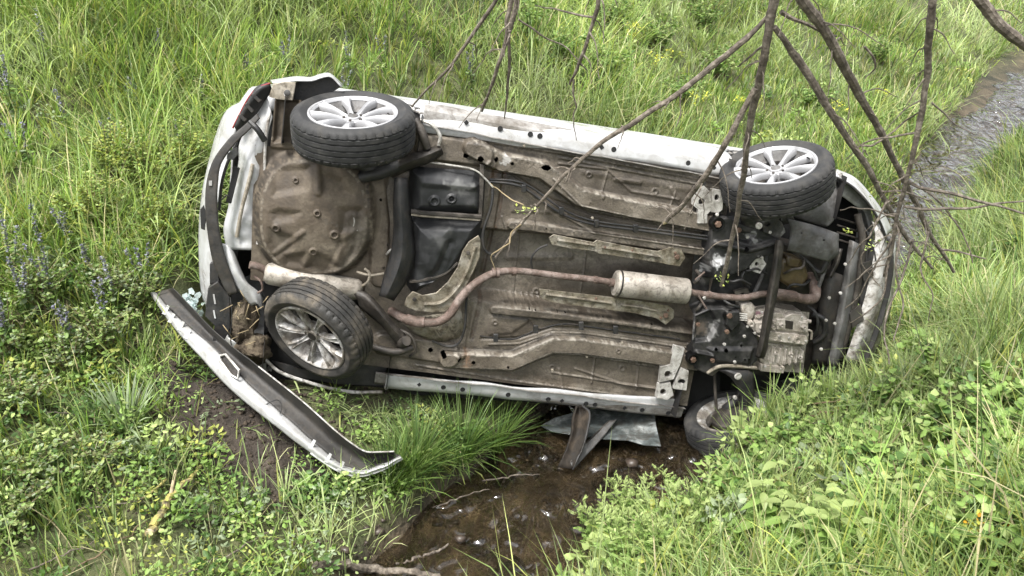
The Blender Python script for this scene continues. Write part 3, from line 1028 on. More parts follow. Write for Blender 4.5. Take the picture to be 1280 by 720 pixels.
wheel(441, 138, -.16, (.05, .845, .53), R=.31, rot=.2, label="clean rear wheel on the raised side")
wheel(969, 204, -.16, (-.24, .82, .52), R=.308, rot=.55, label="raised front wheel turned on lock")
wheel(386, 425, -.17, (-.43, -.61, .66), R=.305, rot=.35, tyre='tyre_mud', alloy='alloy_mud', brake=False, label="muddy rear wheel torn out of line")
wheel(915, 515, -.10, (-.24, .91, .33), R=.30, rot=.1, tyre='tyre', alloy='alloy_mud', flip=True, label="front wheel half hidden at the water")

# ---- fuel tank with straps
tk = Relief([(512, 207), (607, 214), (603, 300), (508, 372)], 130, 200, .02)
tk.area([(516, 213), (530, 209), (592, 216), (602, 226), (600, 262), (517, 262)], .095, .09)
tk.area([(515, 273), (598, 277), (592, 296), (580, 316), (560, 348), (520, 362), (512, 350)], .090, .09)
tk.area([(526, 285), (562, 280), (556, 318), (540, 342), (526, 325)], .03, .09)
tk.rail([(560, 300), (548, 330), (535, 345)], .03, -.012, .04)
tk.dimple(542, 248, 8, .010); tk.dimple(563, 245, 7, .010)
tk.dimple(563, 245, 3, -.012)
tk.rail([(524, 352), (560, 345), (575, 330)], .014, .012, .01)
tk.rail([(530, 225), (590, 230)], .03, .012, .04)
tk.paint([(553, 226), (570, 222), (590, 228), (588, 236), (560, 236)], (0.180, 0.180, 0.174), .7, .02, 10)
tk.paint([(534, 285), (562, 282), (556, 310), (540, 300)], (0.156, 0.156, 0.150), .55, .03, 8)
M['tank_w'] = material('fuel_tank_plastic_worn', [(0.33, (.012, .013, .014)), (0.5, (.030, .031, .033)), (0.62, (.055, .055, .056)), (0.76, (.15, .148, .145))],
                       scale=7, rough=(.32, .6), bump=.12, bscale=50, fine=.2, attr='wear_shade')
tk.build("fuel_tank", M['tank_w'], car)
px_tube("tank_strap", [(514, 264, -.075), (530, 266, -.085), (575, 269, -.085), (601, 271, -.07)], .012, M['dkmetal'], car, 6)
px_tube("tank_strap", [(514, 268, -.075), (530, 270, -.08), (575, 273, -.08), (600, 275, -.07)], .007, M['dusty_metal'], car, 6)
px_tube("tank_strap", [(512, 352, -.05), (530, 350, -.065), (555, 342, -.06), (572, 328, -.05)], .010, M['dkmetal'], car, 6)
plate("tank_bracket", [(600, 205), (606, 206), (603, 275), (598, 275)], .02, M['dkmetal'], car, z=-.05)

# ---- heat shields
plate("heat_shield", [(598, 294), (601, 300), (600, 322), (592, 340), (581, 361), (572, 377), (560, 390), (540, 391), (520, 389), (505, 382), (508, 372), (516, 364), (528, 369), (545, 366), (560, 352), (572, 334), (578, 314), (586, 302)], .008, M['shield'], car, z=-.075, cham=.004)
px_tube("shield_bead", [(594, 308, -.076), (586, 334, -.078), (572, 360, -.078), (552, 378, -.078), (530, 380, -.076)], .012, M['shield'], car, 8)
stud("bolt", C(518, 374, -.085), .012, .014, M['dkmetal'], car)
stud("bolt", C(585, 316, -.085), .012, .012, M['dkmetal'], car)
sheet("heat_shield", [[(498, 402, -.0), (507, 407, -.02), (512, 412, .0)],
                      [(512, 396, .02), (520, 408, -.03), (524, 420, .0)],
                      [(540, 388, .04), (548, 408, -.02), (550, 427, .0)],
                      [(562, 380, .05), (570, 398, .00), (573, 421, .0)],
                      [(577, 366, .05), (582, 384, .02), (586, 404, .01)],
                      [(583, 352, .04), (585, 366, .03), (587, 378, .02)]], M['shield'], car, 4, .003)
plate("tunnel_shield", [(686, 297), (692, 293), (742, 303), (746, 300), (790, 309), (822, 314), (838, 309), (852, 312), (857, 322), (850, 333), (836, 331), (822, 328), (748, 317), (742, 314), (714, 311), (690, 306)], .008, M['shield'], car, z=-.03, cham=.003)
plate("tunnel_shield", [(674, 361), (690, 363), (768, 372), (800, 376), (835, 382), (843, 388), (842, 398), (832, 406), (821, 398), (790, 391), (772, 389), (690, 378), (676, 373)], .008, M['shield'], car, z=-.03, cham=.003)
for a_, b_, c_ in [((696, 300), (738, 306), (742, 307)), ((752, 309), (790, 315), (825, 321)), ((682, 368), (730, 374), (764, 379)), ((776, 381), (800, 384), (822, 389))]:
    px_tube("shield_bead", [(*a_, -.031), (*b_, -.034), (*c_, -.031)], .009, M['shield'], car, 8)
for x, y in [(756, 309), (790, 313), (844, 316), (826, 397), (745, 373), (835, 388)]:
    stud("bolt", C(x, y, -.031), .008, .010, M['nut'], car)
stud("bolt", C(846, 321, -.031), .016, .012, M['nut'], car)
stud("bolt", C(832, 394, -.031), .016, .012, M['nut'], car)

# ---- exhaust line
px_tube("exhaust_pipe", [(488, 388, .02), (505, 398, -.05), (527, 403, -.08), (548, 402, -.09), (563, 392, -.09), (577, 371, -.085), (596, 353, -.07), (620, 341, -.05), (650, 339, -.03), (700, 345, -.02), (745, 350, -.02), (776, 355, -.02)],
        [.024, .024, .024, .024, .024, .024, .023, .021, .019, .019, .019, .019], M['rust'], car, 16, 6)
px_tube("pipe_sleeve", [(508, 399, -.055), (520, 402, -.07), (531, 403, -.083)], .031, M['rust'], car, 16, 4)
for p in [(617, 341, -.05), (622, 341, -.05)]:
    px_tube("pipe_clamp", [(p[0] - 2, p[1], p[2]), (p[0] + 2, p[1], p[2])], .029, M['rust'], car, 14, 0)
px_tube("muffler", [(768, 353.5, -.03), (769, 353.6, -.03), (771, 354, -.03), (856, 364, -.03), (858, 364.2, -.03), (859.5, 364.4, -.03)],
        [.060, .072, .076, .076, .074, .060], M['muffler'], car, 32, 0)
px_tube("muffler_seam", [(772, 354, -.03), (774, 354.3, -.03)], .079, M['dkmetal'], car, 32, 0)
px_tube("exhaust_pipe", [(858, 364, -.03), (880, 368, -.035), (905, 371, -.04), (930, 372, -.05), (950, 368, -.05), (966, 367, -.05)], .020, M['rust'], car, 14)
px_tube("flex_pipe", [(966, 367, -.05), (970, 367.5, -.05), (990, 370, -.05), (996, 371, -.05)], [.026, .034, .034, .026], M['rust'], car, 18, 4)
px_tube("exhaust_elbow", [(994, 371, -.05), (1008, 374, -.05), (1017, 372, -.03), (1019, 362, 0), (1016, 352, .05), (1012, 345, .12)], [.026, .03, .034, .034, .03, .03], M['rust'], car, 14)
for (x, y) in [(871, 346), (873, 380)]:
    px_tube("hanger", [(x - 1, y - 8, .02), (x + 4, y - 2, -.03), (x + 1, y + 4, -.06), (x - 3, y + 8, -.05)], .010, M['dkmetal'], car, 8)
    px_tube("hanger_rod", [(x - 2, y + (4 if y < 360 else -14), -.05), (x + 10, y + 6 * (1 if y > 360 else -1), -.05)], .006, M['rust'], car, 8, 0)
for a_, b_ in [((640, 339.5, -.032), (645, 339.3, -.031)), ((742, 349.7, -.02), (746, 350.2, -.02)), ((762, 352.8, -.02), (768, 353.6, -.02)), ((884, 368.7, -.036), (888, 369.1, -.036)), ((963, 367, -.05), (968, 367.2, -.05)), ((995, 371, -.05), (999, 371.8, -.05))]:
    px_tube("weld_bead", [a_, b_], .0245, M['rust'], car, 14, 0)
# rear silencer beneath the boot floor and the tail pipe
px_tube("rear_silencer", [(331, 341, -.03), (334, 341.5, -.03), (338, 342, -.03), (445, 362, -.01), (450, 363, -.01), (453, 363.5, -.01)], [.04, .054, .06, .06, .05, .03], M['muffler'], car, 28, 0)
px_tube("tail_pipe", [(312, 331, -.06), (322, 333, -.05), (334, 339, -.03)], [.021, .02, .02], M['rust'], car, 14)
V, F = lathe_data([(.0001, 0), (.017, 0)], 16)
px_tube("silencer_hanger", [(318, 345, -.03), (326, 352, -.05), (328, 362, -.04), (322, 366, -.03)], .006, M['rust'], car, 8)

# ---- spare wheel well and rear floor
sw = Relief([(318, 182), (505, 205), (480, 372), (312, 352)], 210, 190, .03)
CIRC = [(397 + 72 * math.cos(a), 271 + 72 * math.sin(a)) for a in np.linspace(0, 2 * math.pi, 40, endpoint=False)]
BOWL = [(393 + 72 * np.sign(math.cos(a)) * abs(math.cos(a)) ** .82, 268 + 77 * np.sign(math.sin(a)) * abs(math.sin(a)) ** .82) for a in np.linspace(0, 2 * math.pi, 48, endpoint=False)]
sw.area(BOWL, .07, .06)
_c = C(390, 268, 0); sw.Z -= .075 * np.clip(1 - ((sw.X - _c[0]) ** 2 + (sw.Y - _c[1]) ** 2) / .36 ** 2, 0, 1)
sw.rail([(470, 226), (476, 280), (474, 350)], .10, .03, .03)
# pressed star: raised lobes between dished fields
for fld in ([(340, 282), (370, 292), (366, 306), (345, 318), (338, 300)], [(396, 312), (408, 316), (426, 330), (405, 340), (384, 330)],
            [(358, 316), (382, 312), (378, 328), (360, 326)], [(424, 298), (446, 288), (444, 312), (430, 326)],
            [(345, 270), (352, 272), (368, 268), (376, 260), (350, 258), (342, 262)], [(340, 208), (388, 206), (384, 232), (344, 240)],
            [(402, 212), (428, 222), (440, 240), (404, 236)], [(426, 256), (452, 258), (452, 280), (428, 284)]):
    sw.area(fld, -.016, .045)
sw.rail([(440, 268), (436, 300), (420, 332)], .060, .012, .03)
sw.rail([(398, 206), (400, 236)], .03, .010, .02)
sw.rail([(346, 312), (380, 284)], .025, .010, .02)
for x, y, r in [(347, 280, 6), (419, 288, 6.5), (393, 309, 6), (398, 261, 5), (371, 222, 4)]:
    sw.dimple(x, y, r, .010)
sw.line(BOWL + [BOWL[0]], .028, (.022, .017, .012), .9).line([(393 + .9 * (q[0] - 393), 268 + .9 * (q[1] - 268)) for q in BOWL], .012, (.22, .19, .15), .7)  # dark crease and highlight ring painted round the bowl
for x, y, r in [(485, 306, 2.2), (480, 335, 2), (476, 250, 2.4), (475, 362, 2), (491, 266, 2)]:
    sw.hole(x, y, r)
sw.paint([(440, 262), (462, 268), (462, 300), (440, 330), (420, 338), (436, 308)], (0.204, 0.180, 0.144), .6, .03)
sw.paint([(404, 270), (440, 284), (450, 288), (440, 278)], (0.120, 0.108, 0.090), .5, .006, 26)
sw.paint([(340, 282), (366, 292), (362, 310), (344, 314)], (0.180, 0.156, 0.120), .5, .03)
sw.paint([(466, 230), (484, 230), (482, 360), (462, 360)], (0.216, 0.180, 0.132), .55, .02)
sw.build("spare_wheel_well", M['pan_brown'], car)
px_tube("wiring_clip", [(441, 268, -.075), (443, 278, -.08), (440, 288, -.075), (447, 288, -.075)], .004, M['silver'], car, 6)
px_tube("tow_hook", [(483, 318, -.03), (490, 312, -.06), (495, 320, -.06), (492, 334, -.05), (484, 336, -.03)], .007, M['silver'], car, 8)
px_tube("muffler_bracket", [(446, 340, -.03), (462, 344, -.05), (480, 342, -.04)], .008, M['dusty_metal'], car, 8)
px_tube("muffler_bracket", [(452, 358, -.03), (460, 352, -.05), (462, 342, -.05), (456, 336, -.03)], .008, M['dusty_metal'], car, 8)

# ---- rear axle: dark beam, trailing arms, dampers, springs
sheet("axle_beam", [[(493, 222, -.04), (500, 222, -.06), (510, 222, -.04)], [(492, 255, -.05), (501, 255, -.09), (512, 255, -.05)],
                    [(492, 290, -.06), (503, 290, -.11), (516, 292, -.06)], [(488, 318, -.07), (502, 320, -.12), (518, 322, -.07)],
                    [(480, 345, -.08), (494, 346, -.13), (510, 348, -.08)], [(474, 370, -.08), (482, 372, -.12), (492, 376, -.08)]], M['black'], car, 4, .006)
sheet("trailing_arm", [[(438, 362, -.05), (446, 372, -.07), (450, 384, -.05)], [(458, 366, -.07), (464, 380, -.11), (464, 396, -.07)],
                       [(476, 384, -.08), (480, 398, -.12), (482, 412, -.08)], [(492, 404, -.06), (495, 416, -.09), (496, 430, -.06)],
                       [(506, 418, -.04), (508, 426, -.06), (508, 436, -.04)]], M['dkmetal'], car, 4, .008)
px_tube("arm_bush", [(500, 430, -.03), (504, 428, -.07), (508, 426, -.10)], [.03, .032, .028], M['dkmetal'], car, 18, 3)
sheet("trailing_arm", [[(482, 208, -.03), (486, 214, -.06), (490, 222, -.03)], [(505, 196, -.05), (508, 204, -.09), (512, 212, -.05)],
                       [(530, 188, -.05), (534, 194, -.09), (538, 202, -.05)], [(548, 182, -.02), (552, 186, -.05), (554, 192, -.02)]], M['dkmetal'], car, 4, .008)
px_tube("damper", [(520, 150, -.02), (528, 168, -.06), (534, 186, -.06)], [.024, .024, .02], M['dkmetal'], car, 14)
px_tube("damper_rod", [(526, 150, -.02), (540, 156, -.05), (550, 170, -.05), (548, 182, -.05)], .010, M['silver'], car, 8)
px_tube("spring_seat", [(450, 222, -.02), (476, 216, -.04), (500, 206, -.05)], [.03, .035, .03], M['black'], car, 12)
px_tube("axle_stub", [(440, 175, .0), (448, 200, .0), (470, 214, -.01)], [.05, .045, .04], M['black'], car, 14)
px_tube("lower_damper", [(456, 430, -.02), (474, 436, -.06), (496, 440, -.07), (516, 434, -.05)], [.018, .022, .022, .016], M['dkmetal'], car, 12)
px_tube("lower_damper_bracket", [(500, 412, -.03), (514, 420, -.05), (520, 438, -.05), (512, 446, -.03)], .008, M['dkmetal'], car, 8)
# brake hoses and lines
px_tube("brake_hose", [(586, 354, -.01), (583, 376, -.04), (581, 408, -.06), (574, 428, -.05), (560, 433, -.04), (540, 426, -.03)], .007, M['black'], car, 8)
px_tube("brake_pipe", [(522, 201, -.03), (560, 206, -.05), (592, 212, -.06), (607, 224, -.06), (616, 234, -.05)], .005, M['silver'], car, 6)
px_tube("handbrake_cable", [(616, 236, -.05), (614, 258, -.06), (604, 290, -.06), (606, 312, -.05), (622, 322, -.03)], .008, M['black'], car, 8)
px_tube("handbrake_cable", [(668, 345, -.0), (664, 325, -.02), (672, 312, -.03), (684, 306, -.02)], .006, M['black'], car, 8)
px_tube("fuel_line", [(612, 227, -.02), (640, 230, -.03), (660, 238, -.03), (700, 266, -.03), (740, 280, -.03), (800, 288, -.03), (890, 300, -.03)], .008, M['black'], car, 8)
px_tube("fuel_line", [(612, 224, -.02), (642, 226, -.03), (664, 234, -.03), (704, 262, -.03), (742, 276, -.03), (800, 284, -.03), (890, 296, -.03)], .006, M['black'], car, 8)
px_tube("fuel_line", [(600, 420, -.02), (640, 424, -.03), (672, 412, -.03), (706, 405, -.03), (740, 409, -.03), (850, 424, -.03)], .006, M['pan_brown'], car, 8)
for x, y in [(655, 236), (702, 264), (746, 280), (795, 286), (620, 423), (670, 412), (727, 408), (770, 413)]:
    plate("line_clip", [(x - 3, y - 5), (x + 3, y - 5), (x + 3, y + 5), (x - 3, y + 5)], .02, M['black'], car, z=-.045)

# ---- rear end: folded steel behind the missing bumper cover
sheet("rear_panel", [[(334, 120, .10), (337, 132, .08), (341, 146, .06)], [(318, 146, .10), (328, 160, .05), (335, 170, .05)],
                     [(300, 178, .12), (316, 194, .03), (333, 206, .05)], [(298, 205, .12), (312, 222, .02), (332, 236, .06)],
                     [(288, 250, .13), (306, 258, .03), (326, 266, .05)], [(280, 285, .13), (300, 290, .03), (322, 292, .05)],
                     [(284, 312, .12), (302, 312, .04), (322, 312, .05)]], M['paint'], car, 6, .004, None, .012)
px_tube("panel_seam", [(338, 140, .03), (333, 165, .02), (331, 200, .02), (331, 235, .03), (324, 268, .02), (322, 305, .02)], .008, M['paint_dirty'], car, 8)
px_tube("panel_fold", [(316, 205, .0), (309, 235, .0), (302, 262, .0), (296, 296, .02)], .010, M['dusty_metal'], car, 8)
plate("panel_slot", [(292, 208), (300, 210), (289, 255), (282, 253)], .01, M['gap_shade'], car, z=.015)  # near-black plates laid on in place of the shaded slot openings
plate("panel_slot", [(325, 231), (330, 232), (329, 238), (324, 237)], .01, M['gap_shade'], car, z=.01)
sheet("tailgate_edge", [[(308, 125, .30), (314, 124, .22), (320, 128, .2)], [(284, 138, .34), (292, 142, .24), (302, 146, .2)], [(271, 166, .36), (281, 170, .24), (292, 174, .2)],
                        [(261, 203, .38), (271, 206, .26), (283, 208, .2)], [(253, 240, .38), (262, 242, .26), (274, 244, .2)],
                        [(249, 280, .38), (257, 282, .26), (268, 284, .2)], [(249, 330, .38), (257, 332, .26), (268, 334, .2)],
                        [(252, 365, .36), (259, 366, .26), (268, 368, .2)], [(258, 384, .34), (263, 384, .26), (268, 384, .2)]], M['paint'], car, 4, .006)
plate("grommet", [(250, 262), (255, 256), (258, 270), (256, 288), (251, 286)], .006, M['black'], car, z=.19)
sheet("bumper_seal", [[(322, 142, .0), (325, 148, -.01)], [(304, 158, -.01), (309, 165, -.02)], [(286, 174, -.02), (292, 182, -.03)],
                      [(267, 200, -.02), (276, 206, -.03)], [(258, 230, -.02), (272, 234, -.03)], [(257, 262, -.02), (272, 264, -.03)], [(260, 292, -.02), (275, 292, -.03)],
                      [(266, 325, -.02), (282, 322, -.03)], [(276, 350, -.02), (290, 346, -.03)], [(286, 370, -.02), (297, 366, -.03)]], M['liner'], car, 5, .01)
plate("seal_clip", [(261, 226), (265, 226), (265, 232), (261, 232)], .006, M['paint'], car, z=-.035, bev=False)
sheet("lamp_housing", [[(336, 104, .06), (339, 112, .08)], [(322, 110, .04), (330, 124, .08)], [(311, 124, .04), (320, 140, .08)], [(300, 144, .05), (308, 156, .08)], [(293, 158, .06), (299, 166, .08)]], M['black'], car, 4, .03)
for a, b in [((316, 116), (327, 126)), ((308, 128), (318, 139)), ((300, 142), (309, 150))]:
    plate("lamp_rib", [(a[0], a[1]), (b[0], b[1]), (b[0] - 3, b[1] + 3), (a[0] - 3, a[1] + 3)], .03, M['liner'], car, z=.03)
px_tube("red_lens_edge", [(338, 104, .05), (322, 110, .05), (311, 122, .05), (299, 144, .06), (291, 160, .07)], .0045, M['red'], car, 8)
px_tube("bracket_arm", [(312, 152, .0), (322, 162, -.02), (331, 176, -.01)], .016, M['black'], car, 8)
plate("clip_bracket", [(284, 192), (296, 184), (297, 194), (292, 200), (283, 199)], .02, M['grey_plastic'], car, z=-.01)
px_tube("trim_strip", [(296, 178, .03), (284, 205, .02), (277, 230, .02), (274, 262, .03)], .008, M['black'], car, 8)
px_tube("wiring", [(277, 250, .0), (284, 244, -.02), (288, 252, .0)], .003, M['black'], car, 6)
plate("quarter_end", [(336, 121), (341, 105), (356, 102), (370, 103), (366, 126), (350, 125)], .02, M['dusty_metal'], car, z=.03)
stud("grommet", C(359, 116, .026), .016, .005, M['grey_plastic'], car, 16)
sheet("quarter_panel", [[(338, 101, .26), (341, 104, .04)], [(370, 96, .30), (371, 101, .03)], [(388, 97, .30), (389, 101, .05)], [(401, 93, .30), (402, 97, .06)], [(413, 92.5, .30), (414, 96, .06)], [(428, 106, .30), (427, 109, .06)]], M['paint'], car, 4, .008)
plate("arch_inner", [(366, 104), (372, 102), (400, 98), (413, 96), (427, 108), (400, 125), (372, 150), (362, 140)], .01, M['black'], car, z=.12, bev=False)
rb = Relief([(343, 123), (376, 126), (376, 190), (337, 188)], 40, 70, .03)
rb.area([(346, 126), (372, 128), (372, 176), (342, 178)], -.03, .02)
rb.rail([(340, 180), (374, 183)], .05, .01, .02)
rb.hole(353, 178, 2.2); rb.hole(365, 179, 2.2)
rb.build("rear_chassis_leg", M['pan_brown'], car)
# crumpled lower corner
sheet("torn_panel", [[(275, 304, .02), (284, 306, .0), (293, 316, .02)], [(281, 324, .0), (292, 328, -.03), (301, 336, .0)], [(288, 345, .0), (299, 346, -.04), (310, 354, .0)],
                     [(301, 366, .0), (312, 362, -.03), (326, 368, .0)], [(314, 382, .01), (322, 380, -.02), (328, 388, .01)]], M['paint'], car, 5, .004)
plate("bumper_bracket", [(260, 360), (272, 352), (287, 370), (288, 410), (277, 433), (265, 431), (268, 407), (256, 395)], .06, M['black'], car, z=.0)
plate("bumper_bracket", [(262, 330), (270, 326), (274, 352), (262, 356)], .04, M['black'], car, z=.03)
plate("bracket_clip", [(266, 368), (268, 368), (270, 380), (268, 380)], .004, M['paint'], car, z=-.006, bev=False)
plate("bracket_clip", [(266, 388), (268, 388), (270, 398), (268, 398)], .004, M['paint'], car, z=-.006, bev=False)
px_tube("dangling_wire", [(288, 372, -.03), (290, 395, -.04), (288, 420, -.04), (291, 440, -.05)], .003, M['black'], car, 6)
# mud and straw packed into the corner
def clump(name, px, py, z, rx, ry, rz, mat, parent, seed, n=900):
    r = np.random.default_rng(seed)
    nu, nv = 36, 18
    V, F = [], []
    for i in range(nv + 1):
        for j in range(nu):
            th = math.pi * i / nv; ph = 2 * math.pi * j / nu
            d = np.array([math.sin(th) * math.cos(ph), math.sin(th) * math.sin(ph), math.cos(th)])
            k = .7 + .6 * NA(np.array([d[0] * 2 + 9 + seed]), np.array([d[1] * 2 + d[2] * 2.3 + 9]))[0] + .25 * NB(np.array([d[0] * 7 + 20]), np.array([d[1] * 7 + d[2] * 6 + 20]))[0]
            V.append(C(px, py, z) + d * k * np.array([rx, ry, rz]))
    for i in range(nv):
        for j in range(nu):
            F.append((i * nu + j, i * nu + (j + 1) % nu, (i + 1) * nu + (j + 1) % nu, (i + 1) * nu + j))
    return new_mesh(name, V, F, mat, parent)


M['mud'] = material('mud_and_straw', [(0.3, (.07, .05, .03)), (0.5, (.17, .13, .085)), (0.68, (.36, .30, .20))], scale=16, rough=(.8, .98), bump=.9, bscale=70, fine=.5, gain=.4)
clump("mud_clump", 306, 404, .06, .06, .13, .07, M['mud'], car, 3)
clump("mud_clump", 318, 436, .05, .085, .07, .08, M['mud'], car, 5)
for k in range(16):
    x0, y0 = random.uniform(288, 330), random.uniform(375, 442)
    a = random.uniform(0, 6.28); l = random.uniform(6, 20)
    px_tube("straw", [(x0, y0, -.04), (x0 + l * .5 * math.cos(a), y0 + l * .5 * math.sin(a), -.06 - random.random() * .03), (x0 + l * math.cos(a), y0 + l * math.sin(a), -.05)], .0022, M['straw'], car, 4, 3)
# lower side of the body behind the bottom wheel
plate("lower_arch_inner", [(340, 452), (360, 468), (420, 480), (478, 482), (484, 458), (460, 452), (440, 462), (380, 462)], .02, M['black'], car, z=.05, bev=False)
px_tube("lower_arch_edge", [(330, 448, .01), (352, 466, .01), (400, 482, .01), (440, 490, .01), (478, 490, .01)], .010, M['paint_dirty'], car, 8)

# ---- front end
def bracket(name, pts, z, th, mat, holes):
    return plate(name, pts, th, mat, car, z=z, holes=[(x, y, r, e, z) for x, y, r, e in holes])


bracket("jacking_bracket", [(868, 236), (880, 232), (888, 240), (890, 262), (884, 268), (884, 279), (872, 279), (873, 262), (866, 256)], -.05, .03, M['silver'], [(877, 252, 4.2, 1.0)])
bracket("jacking_bracket", [(890, 236), (905, 239), (903, 262), (898, 266), (889, 265)], -.05, .03, M['silver'], [(896, 247, 4.2, .75)])
stud("bolt", C(879, 229, -.04), .014, .01, M['black'], car, 12)
bracket("jacking_bracket", [(843, 432), (856, 436), (850, 456), (842, 474), (824, 478), (826, 459), (838, 456)], -.05, .03, M['silver'], [(835, 468, 4.5, 1.0)])
bracket("jacking_bracket", [(852, 460), (861, 464), (858, 488), (842, 486), (846, 474)], -.055, .03, M['silver'], [(852, 477, 3.2, 1.5)])
bracket("jacking_bracket", [(823, 480), (838, 478), (842, 494), (834, 500), (820, 497)], -.045, .03, M['silver'], [(829, 490, 4.0, 1.0)])
plate("bracket_plate", [(866, 232), (906, 238), (904, 284), (866, 282)], .02, M['dkmetal'], car, z=-.01)

# subframe: two pressed halves with bosses and holes
sub = Relief([(876, 262), (975, 282), (958, 472), (856, 462)], 130, 210, .03)
sub.area([(884, 270), (905, 266), (930, 278), (950, 282), (975, 300), (970, 314), (940, 322), (930, 334), (905, 344), (884, 344), (878, 320)], .10, .03)
sub.area([(862, 388), (880, 380), (918, 378), (922, 395), (934, 404), (944, 420), (944, 446), (930, 458), (895, 460), (886, 468), (864, 458), (858, 420)], .10, .03)
sub.area([(878, 326), (896, 322), (905, 334), (900, 344), (882, 346)], .035, .03)
sub.area([(866, 392), (884, 384), (892, 400), (882, 420), (864, 422)], -.03, .02)
sub.area([(900, 382), (918, 382), (918, 398), (908, 408), (900, 400)], .03, .015)
sub.area([(912, 284), (938, 290), (930, 300), (914, 296)], -.03, .015)
sub.area([(880, 430), (935, 430), (930, 450), (890, 446)], .02, .03)
sub.rail([(890, 300), (930, 308), (960, 300)], .03, .025, .02)
sub.rail([(866, 434), (884, 438)], .018, .03, .01)
for x, y, r in [(925, 307, 4), (942, 316, 2.4), (889, 431, 3), (901, 432, 3.3), (921, 427, 2.6), (950, 304, 1.6), (954, 304, 1.6), (924, 443, 2), (929, 443, 2), (944, 298, 1.5), (912, 440, 1.6)]:
    sub.hole(x, y, r)
sub.paint([(884, 318), (892, 312), (908, 318), (900, 326), (888, 328)], (0.360, 0.360, 0.360), .9, .012)
sub.paint([(880, 330), (886, 330), (884, 344), (878, 344)], (0.372, 0.372, 0.372), .8, .01)
sub.paint([(862, 396), (868, 392), (866, 420), (860, 420)], (0.270, 0.264, 0.258), .7, .015)
sub.paint([(884, 400), (894, 394), (888, 416), (880, 420)], (0.300, 0.294, 0.288), .7, .015)
sub.paint([(864, 396), (880, 398), (880, 414), (866, 416)], (0.144, 0.114, 0.090), .7, .02)
sub.paint([(928, 288), (938, 286), (940, 300), (930, 296)], (0.300, 0.300, 0.300), .7, .01)
sub.paint([(870, 460), (900, 456), (930, 458), (930, 464), (880, 468)], (0.150, 0.132, 0.108), .6, .015)
M['sub_w'] = material('subframe_black_worn', [(0.30, (.014, .014, .015)), (0.5, (.036, .035, .035)), (0.68, (.085, .08, .074))], scale=10, rough=(.35, .65), metal=.2, bump=.25, bscale=70, fine=.25, attr='wear_shade')
sub.build("subframe", M['sub_w'], car)
for x, y, r in [(897, 280, .020), (923, 287, .015), (911, 394, .018), (908, 414, .014), (866, 449, .018), (890, 450, .014), (872, 405, .013)]:
    stud("bolt", C(x, y, -.085), r, .02, M['nut'], car)
# ring bosses
for x, y, r in [(897, 280, .042), (911, 394, .035), (866, 449, .036)]:
    B = basis((0, 0, -1)); V, F = lathe_data([(r * .55, 0), (r * .6, .014), (r * .95, .016), (r, .004), (r, -.05)], 24)
    new_mesh("bush_ring", [B @ np.array(v) + C(x, y, -.075) for v in V], F, M['sub_w'], car)
px_tube("subframe_edge", [(884, 466, -.06), (900, 458, -.08), (925, 458, -.07), (945, 460, -.05)], .012, M['dusty_metal'], car, 8)
# longitudinal engine bar
sheet("engine_bar", [[(970, 300, -.09), (974, 300, -.12), (979, 302, -.09)], [(966, 330, -.10), (971, 331, -.13), (976, 332, -.10)], [(960, 365, -.11), (965, 366, -.14), (971, 367, -.11)],
                     [(955, 395, -.11), (960, 396, -.14), (965, 397, -.11)], [(948, 432, -.10), (953, 433, -.13), (958, 435, -.10)], [(945, 446, -.09), (949, 447, -.11), (954, 448, -.09)]], M['dkmetal'], car, 4, .01)
# engine sump, gearbox and castings
def lump(name, pts, z, th, mat, b=.012):
    return plate(name, pts, th, mat, car, z=z, cham=b)


lump("engine_block", [(965, 300), (1040, 318), (1030, 470), (945, 465)], .12, .2, M['dkmetal'])
lump("oil_sump", [(976, 326), (990, 322), (1006, 326), (1012, 345), (1006, 358), (990, 362), (976, 352)], -.02, .16, M['sump'], .02)
lump("sump_boss", [(984, 320), (1002, 324), (1000, 336), (984, 333)], -.035, .1, M['sump'], .012)
px_tube("water_hose", [(980, 342, -.03), (990, 337, -.06), (1003, 334, -.05), (1006, 322, -.02)], .008, M['dkmetal'], car, 8)
px_tube("water_hose", [(936, 360, .0), (928, 350, -.04), (930, 340, -.04), (940, 336, 0)], .010, M['black'], car, 8)
lump("gearbox_case", [(938, 390), (952, 386), (966, 384), (984, 388), (1004, 391), (1010, 398), (1012, 424), (1004, 432), (985, 436), (962, 430), (940, 424), (930, 414), (928, 402)], -.02, .2, M['cast'], .016)
lump("gearbox_cover", [(962, 392), (978, 391), (982, 396), (988, 392), (1004, 394), (1006, 410), (1004, 416), (962, 412)], -.06, .08, M['cast'], .008)
lump("gearbox_pocket", [(978, 400), (992, 402), (991, 412), (977, 410)], -.065, .01, M['dkmetal'], .002)
lump("gearbox_flange", [(958, 414), (1008, 420), (1011, 426), (1008, 432), (958, 426)], -.07, .08, M['cast'], .006)
lump("lower_casing", [(954, 428), (1002, 434), (1008, 440), (1004, 452), (980, 456), (978, 464), (956, 461), (950, 450)], -.03, .2, M['cast'], .012)
lump("casing_foot", [(952, 456), (982, 459), (980, 467), (950, 464)], -.045, .1, M['cast'], .006)
M['cast_w'] = material('cast_aluminium_dusty', [(0.3, (.24, .21, .175)), (0.5, (.42, .38, .33)), (0.7, (.56, .52, .47))], scale=14, rough=(.45, .7), metal=.2, bump=.45, bscale=110, fine=.4, gain=.8, grime=.4, attr='wear_shade')
gb = Relief([(929, 382), (1014, 392), (1006, 468), (944, 464)], 130, 120, .02)
gb.area([(940, 392), (966, 388), (1004, 394), (1008, 416), (1000, 426), (944, 418), (934, 408)], .070, .012)
gb.area([(956, 428), (1002, 434), (1002, 450), (978, 454), (954, 448)], .055, .012)
